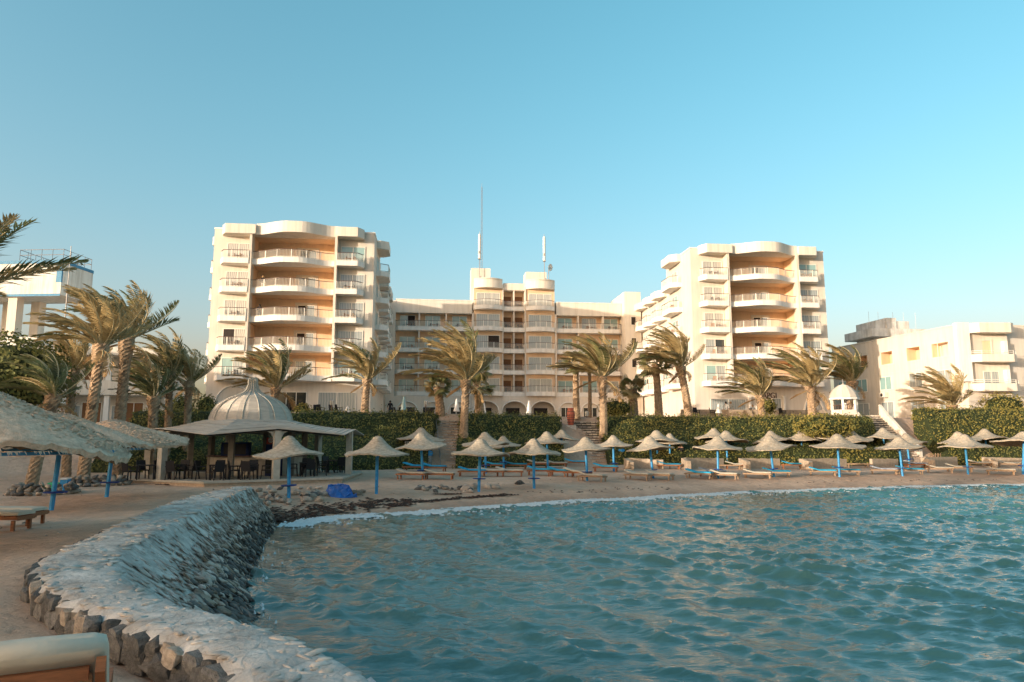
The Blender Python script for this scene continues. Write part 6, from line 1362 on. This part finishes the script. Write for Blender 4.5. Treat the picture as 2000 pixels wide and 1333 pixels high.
# balcony furniture
def small_chair(m):
    mb = MB(); mb.box(-.25,.25,-.25,.25,.38,.45); mb.box(-.25,.25,.2,.27,.45,.95)
    for sx in (-.22,.19):
        for sy in (-.22,.19): mb.box(sx, sx+.04, sy, sy+.04, 0, .38)
    for sx in (-.28,.24): mb.box(sx, sx+.04, -.22, .24, .62, .66)
    return mb.mesh('balcony_chair', m)
SCH = [small_chair(M['black_plastic']), small_chair(M['brown'])]; stm = MB(); stm.lathe([(.02,.70),(.34,.70),(.34,.74),(.02,.74)], 10); stm.tube([(0,0,0),(0,0,.7)], .05, 5); stm.box(-.2,.2,-.2,.2,0,.04); STB = stm.mesh('balcony_table', M['wood'])
floors = ('lowest', 'second', 'third', 'fourth', 'top')
def furn(label, u, v, z, rot, w_):
    c = 0 if rnd.random() < .6 else 1
    for i, (d, me, nm, ct) in enumerate(((-.75, SCH[c], 'balcony_chair', 'chair'), (0, STB, 'balcony_table', 'table'), (.75, SCH[c], 'balcony_chair', 'chair'))):
        uu, vv = u + d*w_*math.cos(rot), v + d*w_*math.sin(rot); x, y = H2W(uu, vv); o = put(nm, me, None, (x, y, z), (0,0,ROT+rot + (d*1.6) + rnd.gauss(0,.2)))
        tag(o, ('left chair on ' if d < 0 else 'right chair on ' if d > 0 else 'table on ') + label, ct, 'furniture on the hotel balconies')
for k in range(4):
    for i, (a, b_) in enumerate(((UL, U1), (U1, U2), (U2, T1a), (T2b, U7), (U7, U8), (U8, UR))):
        furn('%s floor balcony of the central block, %s bay from the left' % (floors[k], ('first','second','third','fourth','fifth','sixth')[i]), (a+b_)/2+.2, Y0+.75, F0+FH*k+.24, 0, .95)
for k in range(5):
    for i, u in enumerate(((T1b*.75+T2a*.25), (T1b*.25+T2a*.75))): furn('%s floor recess between the turrets, %s half' % (floors[k], ('left','right')[i]), u, Y0+.8, F0+FH*k+.24, 0, .6)
    furn('%s floor small right balcony of the left tower' % floors[k], fr+1.5, -.65, F0+FH*k+.24, 0, .9); furn('%s floor small left balcony of the left tower' % floors[k], 2.7, -.65, F0+FH*k+.24, 0, .8)
    furn('%s floor small right balcony of the right tower' % floors[k], RTu+WR-2.6, RTv-.65, F0+FH*k+.24, 0, .9); furn('%s floor small left balcony of the right tower' % floors[k], RTu+2.7, RTv-.65, F0+FH*k+.24, 0, .8)
    if k < 4: furn('%s floor first flank balcony of the right tower' % floors[k], RTu-.65, RTv+5.4, F0+FH*k+.24, rad(90), 1.0)

# ------------------------------------------------------------------ people
def person(label, loc, rz, top, legs, hair, seated=False, lean=0.0, arms='down'):
    t = thing('person', label, 'person', loc, rz); H = 1.70
    J = {'pelvis': (0,0,.93,.135), 'waist': (0,lean*.2,1.10,.125), 'chest': (0,lean*.6,1.32,.155), 'neck': (0,lean,1.47,.060), 'head': (0,lean*1.1-.01,1.60,.098), 'crown': (0,lean*1.1,1.69,.072)}
    E_ = [('pelvis','waist'),('waist','chest'),('chest','neck'),('neck','head'),('head','crown')]
    for s, q in ((-1,'l'),(1,'r')):
        J.update({q+'hip': (s*.095,0,.88,.098), q+'knee': (s*.105,-.02,.48,.066), q+'ank': (s*.11,.03,.09,.046), q+'toe': (s*.125,-.13,.04,.04)})
        sh = (s*.185, lean*.7, 1.40, .068)
        if arms == 'down': el = (s*.26, lean*.5+.03, 1.13, .046); wr = (s*.25, -.07, .90, .036); hd = (s*.235, -.10, .79, .034)
        elif arms == 'rail': el = (s*.29, -.10, 1.16, .046); wr = (s*.20, -.34, 1.06, .036); hd = (s*.15, -.40, 1.05, .034)
        else: el = (s*.30, -.10, 1.20, .046); wr = (s*.16, -.20, 1.44, .036); hd = (s*.10, -.17, 1.54, .034)
        J.update({q+'sh': sh, q+'el': el, q+'wr': wr, q+'hd': hd}); E_ += [('pelvis',q+'hip'),(q+'hip',q+'knee'),(q+'knee',q+'ank'),(q+'ank',q+'toe'),('chest',q+'sh'),(q+'sh',q+'el'),(q+'el',q+'wr'),(q+'wr',q+'hd')]
    names = list(J); me = bpy.data.meshes.new('body'); me.from_pydata([J[n][:3] for n in names], [(names.index(a), names.index(b)) for a, b in E_], [])
    o = bpy.data.objects.new('body', me); C.objects.link(o); md = o.modifiers.new('s', 'SKIN'); sv = me.skin_vertices[0].data
    for i, n in enumerate(names): sv[i].radius = (J[n][3], J[n][3]*(.78 if n in ('chest','waist') else 1)); sv[i].use_root = (n == 'pelvis')
    o.modifiers.new('u', 'SUBSURF').levels = 2
    dg = bpy.context.evaluated_depsgraph_get(); m2 = bpy.data.meshes.new_from_object(o.evaluated_get(dg)); m2.name = 'body'; bpy.data.objects.remove(o)
    m2.materials.clear()
    for m in (M['skin'], M[top], M[legs], M['black_plastic']): m2.materials.append(m)
    mi = []
    for p in m2.polygons:
        c = p.center; mi.append(0 if c.z > 1.47 or (abs(c.x) > .20 and c.z < 1.02 and c.z > .6) or (arms == 'up' and c.z > 1.42) else 1 if c.z > .93 else 3 if c.z < .075 else 2)
    m2.polygons.foreach_set('material_index', mi); m2.polygons.foreach_set('use_smooth', [True]*len(m2.polygons)); put('body', m2, t)
    mb = MB(); hy = lean*1.1; mb.lathe([(.01,.115),(.06,.10),(.098,.05),(.112,-.01),(.108,-.08),(.085,-.13)], 14, c=(0, hy+.022, 1.625)); build(mb, 'hair', M[hair], t, smooth=True)
    for nm, x_, z_ in (('eye', -.034, 1.605), ('eye', .034, 1.605)): mb = MB(); mb.lathe([(.001,.011),(.010,.004),(.010,-.004),(.001,-.011)], 8, c=(x_, hy-.098, z_)); build(mb, nm, M['hair_dk'], t)
    mb = MB(); mb.add([(-.016,hy-.098,1.565),(.016,hy-.098,1.565),(0,hy-.128,1.568),(0,hy-.098,1.605)], [(0,2,3),(2,1,3),(0,1,2)]); build(mb, 'nose', M['skin'], t)
    return t
x, y, z = hit(1331, 908, 30, 66); person('fair haired person in a black top and pale trousers standing behind the beach', (x, y, z), rad(-20), 'cloth_black', 'cloth_white', 'hair', arms='up')
x, y = H2W(5.5, -.66); person('fair haired person leaning on the curved balcony of the left tower', (x, y, F0+FH*3+.22), ROT, 'cloth_black', 'cloth_white', 'hair', lean=-.12, arms='rail')
x, y = H2W(5.3, -.64); person('dark haired person on the third curved balcony of the left tower', (x, y, F0+FH*2+.22), ROT, 'cloth_black', 'cloth_black', 'hair_dk', lean=-.12, arms='rail')
x, y, z = atY(762, 800, 73); person('person in dark clothes at the left corner of the terrace', (x, 73, 2.0), rad(20), 'cloth_black', 'cloth_black', 'hair_dk')
x, y, z = atY(1418, 800, 75); person('dark haired person before the right tower windows', (x, 75, 2.0), rad(-30), 'cloth_white', 'cloth_white', 'hair_dk')
x, y, z = atY(1428, 800, 75); person('fair haired person in white before the right tower windows', (x, 75, 2.0), rad(20), 'cloth_white', 'cloth_white', 'hair')
x, y, z = atY(1470, 800, 77); person('person in pale clothes in the open doorway of the right tower', (x, 77, 1.75), rad(0), 'cloth_white', 'cloth_white', 'hair')
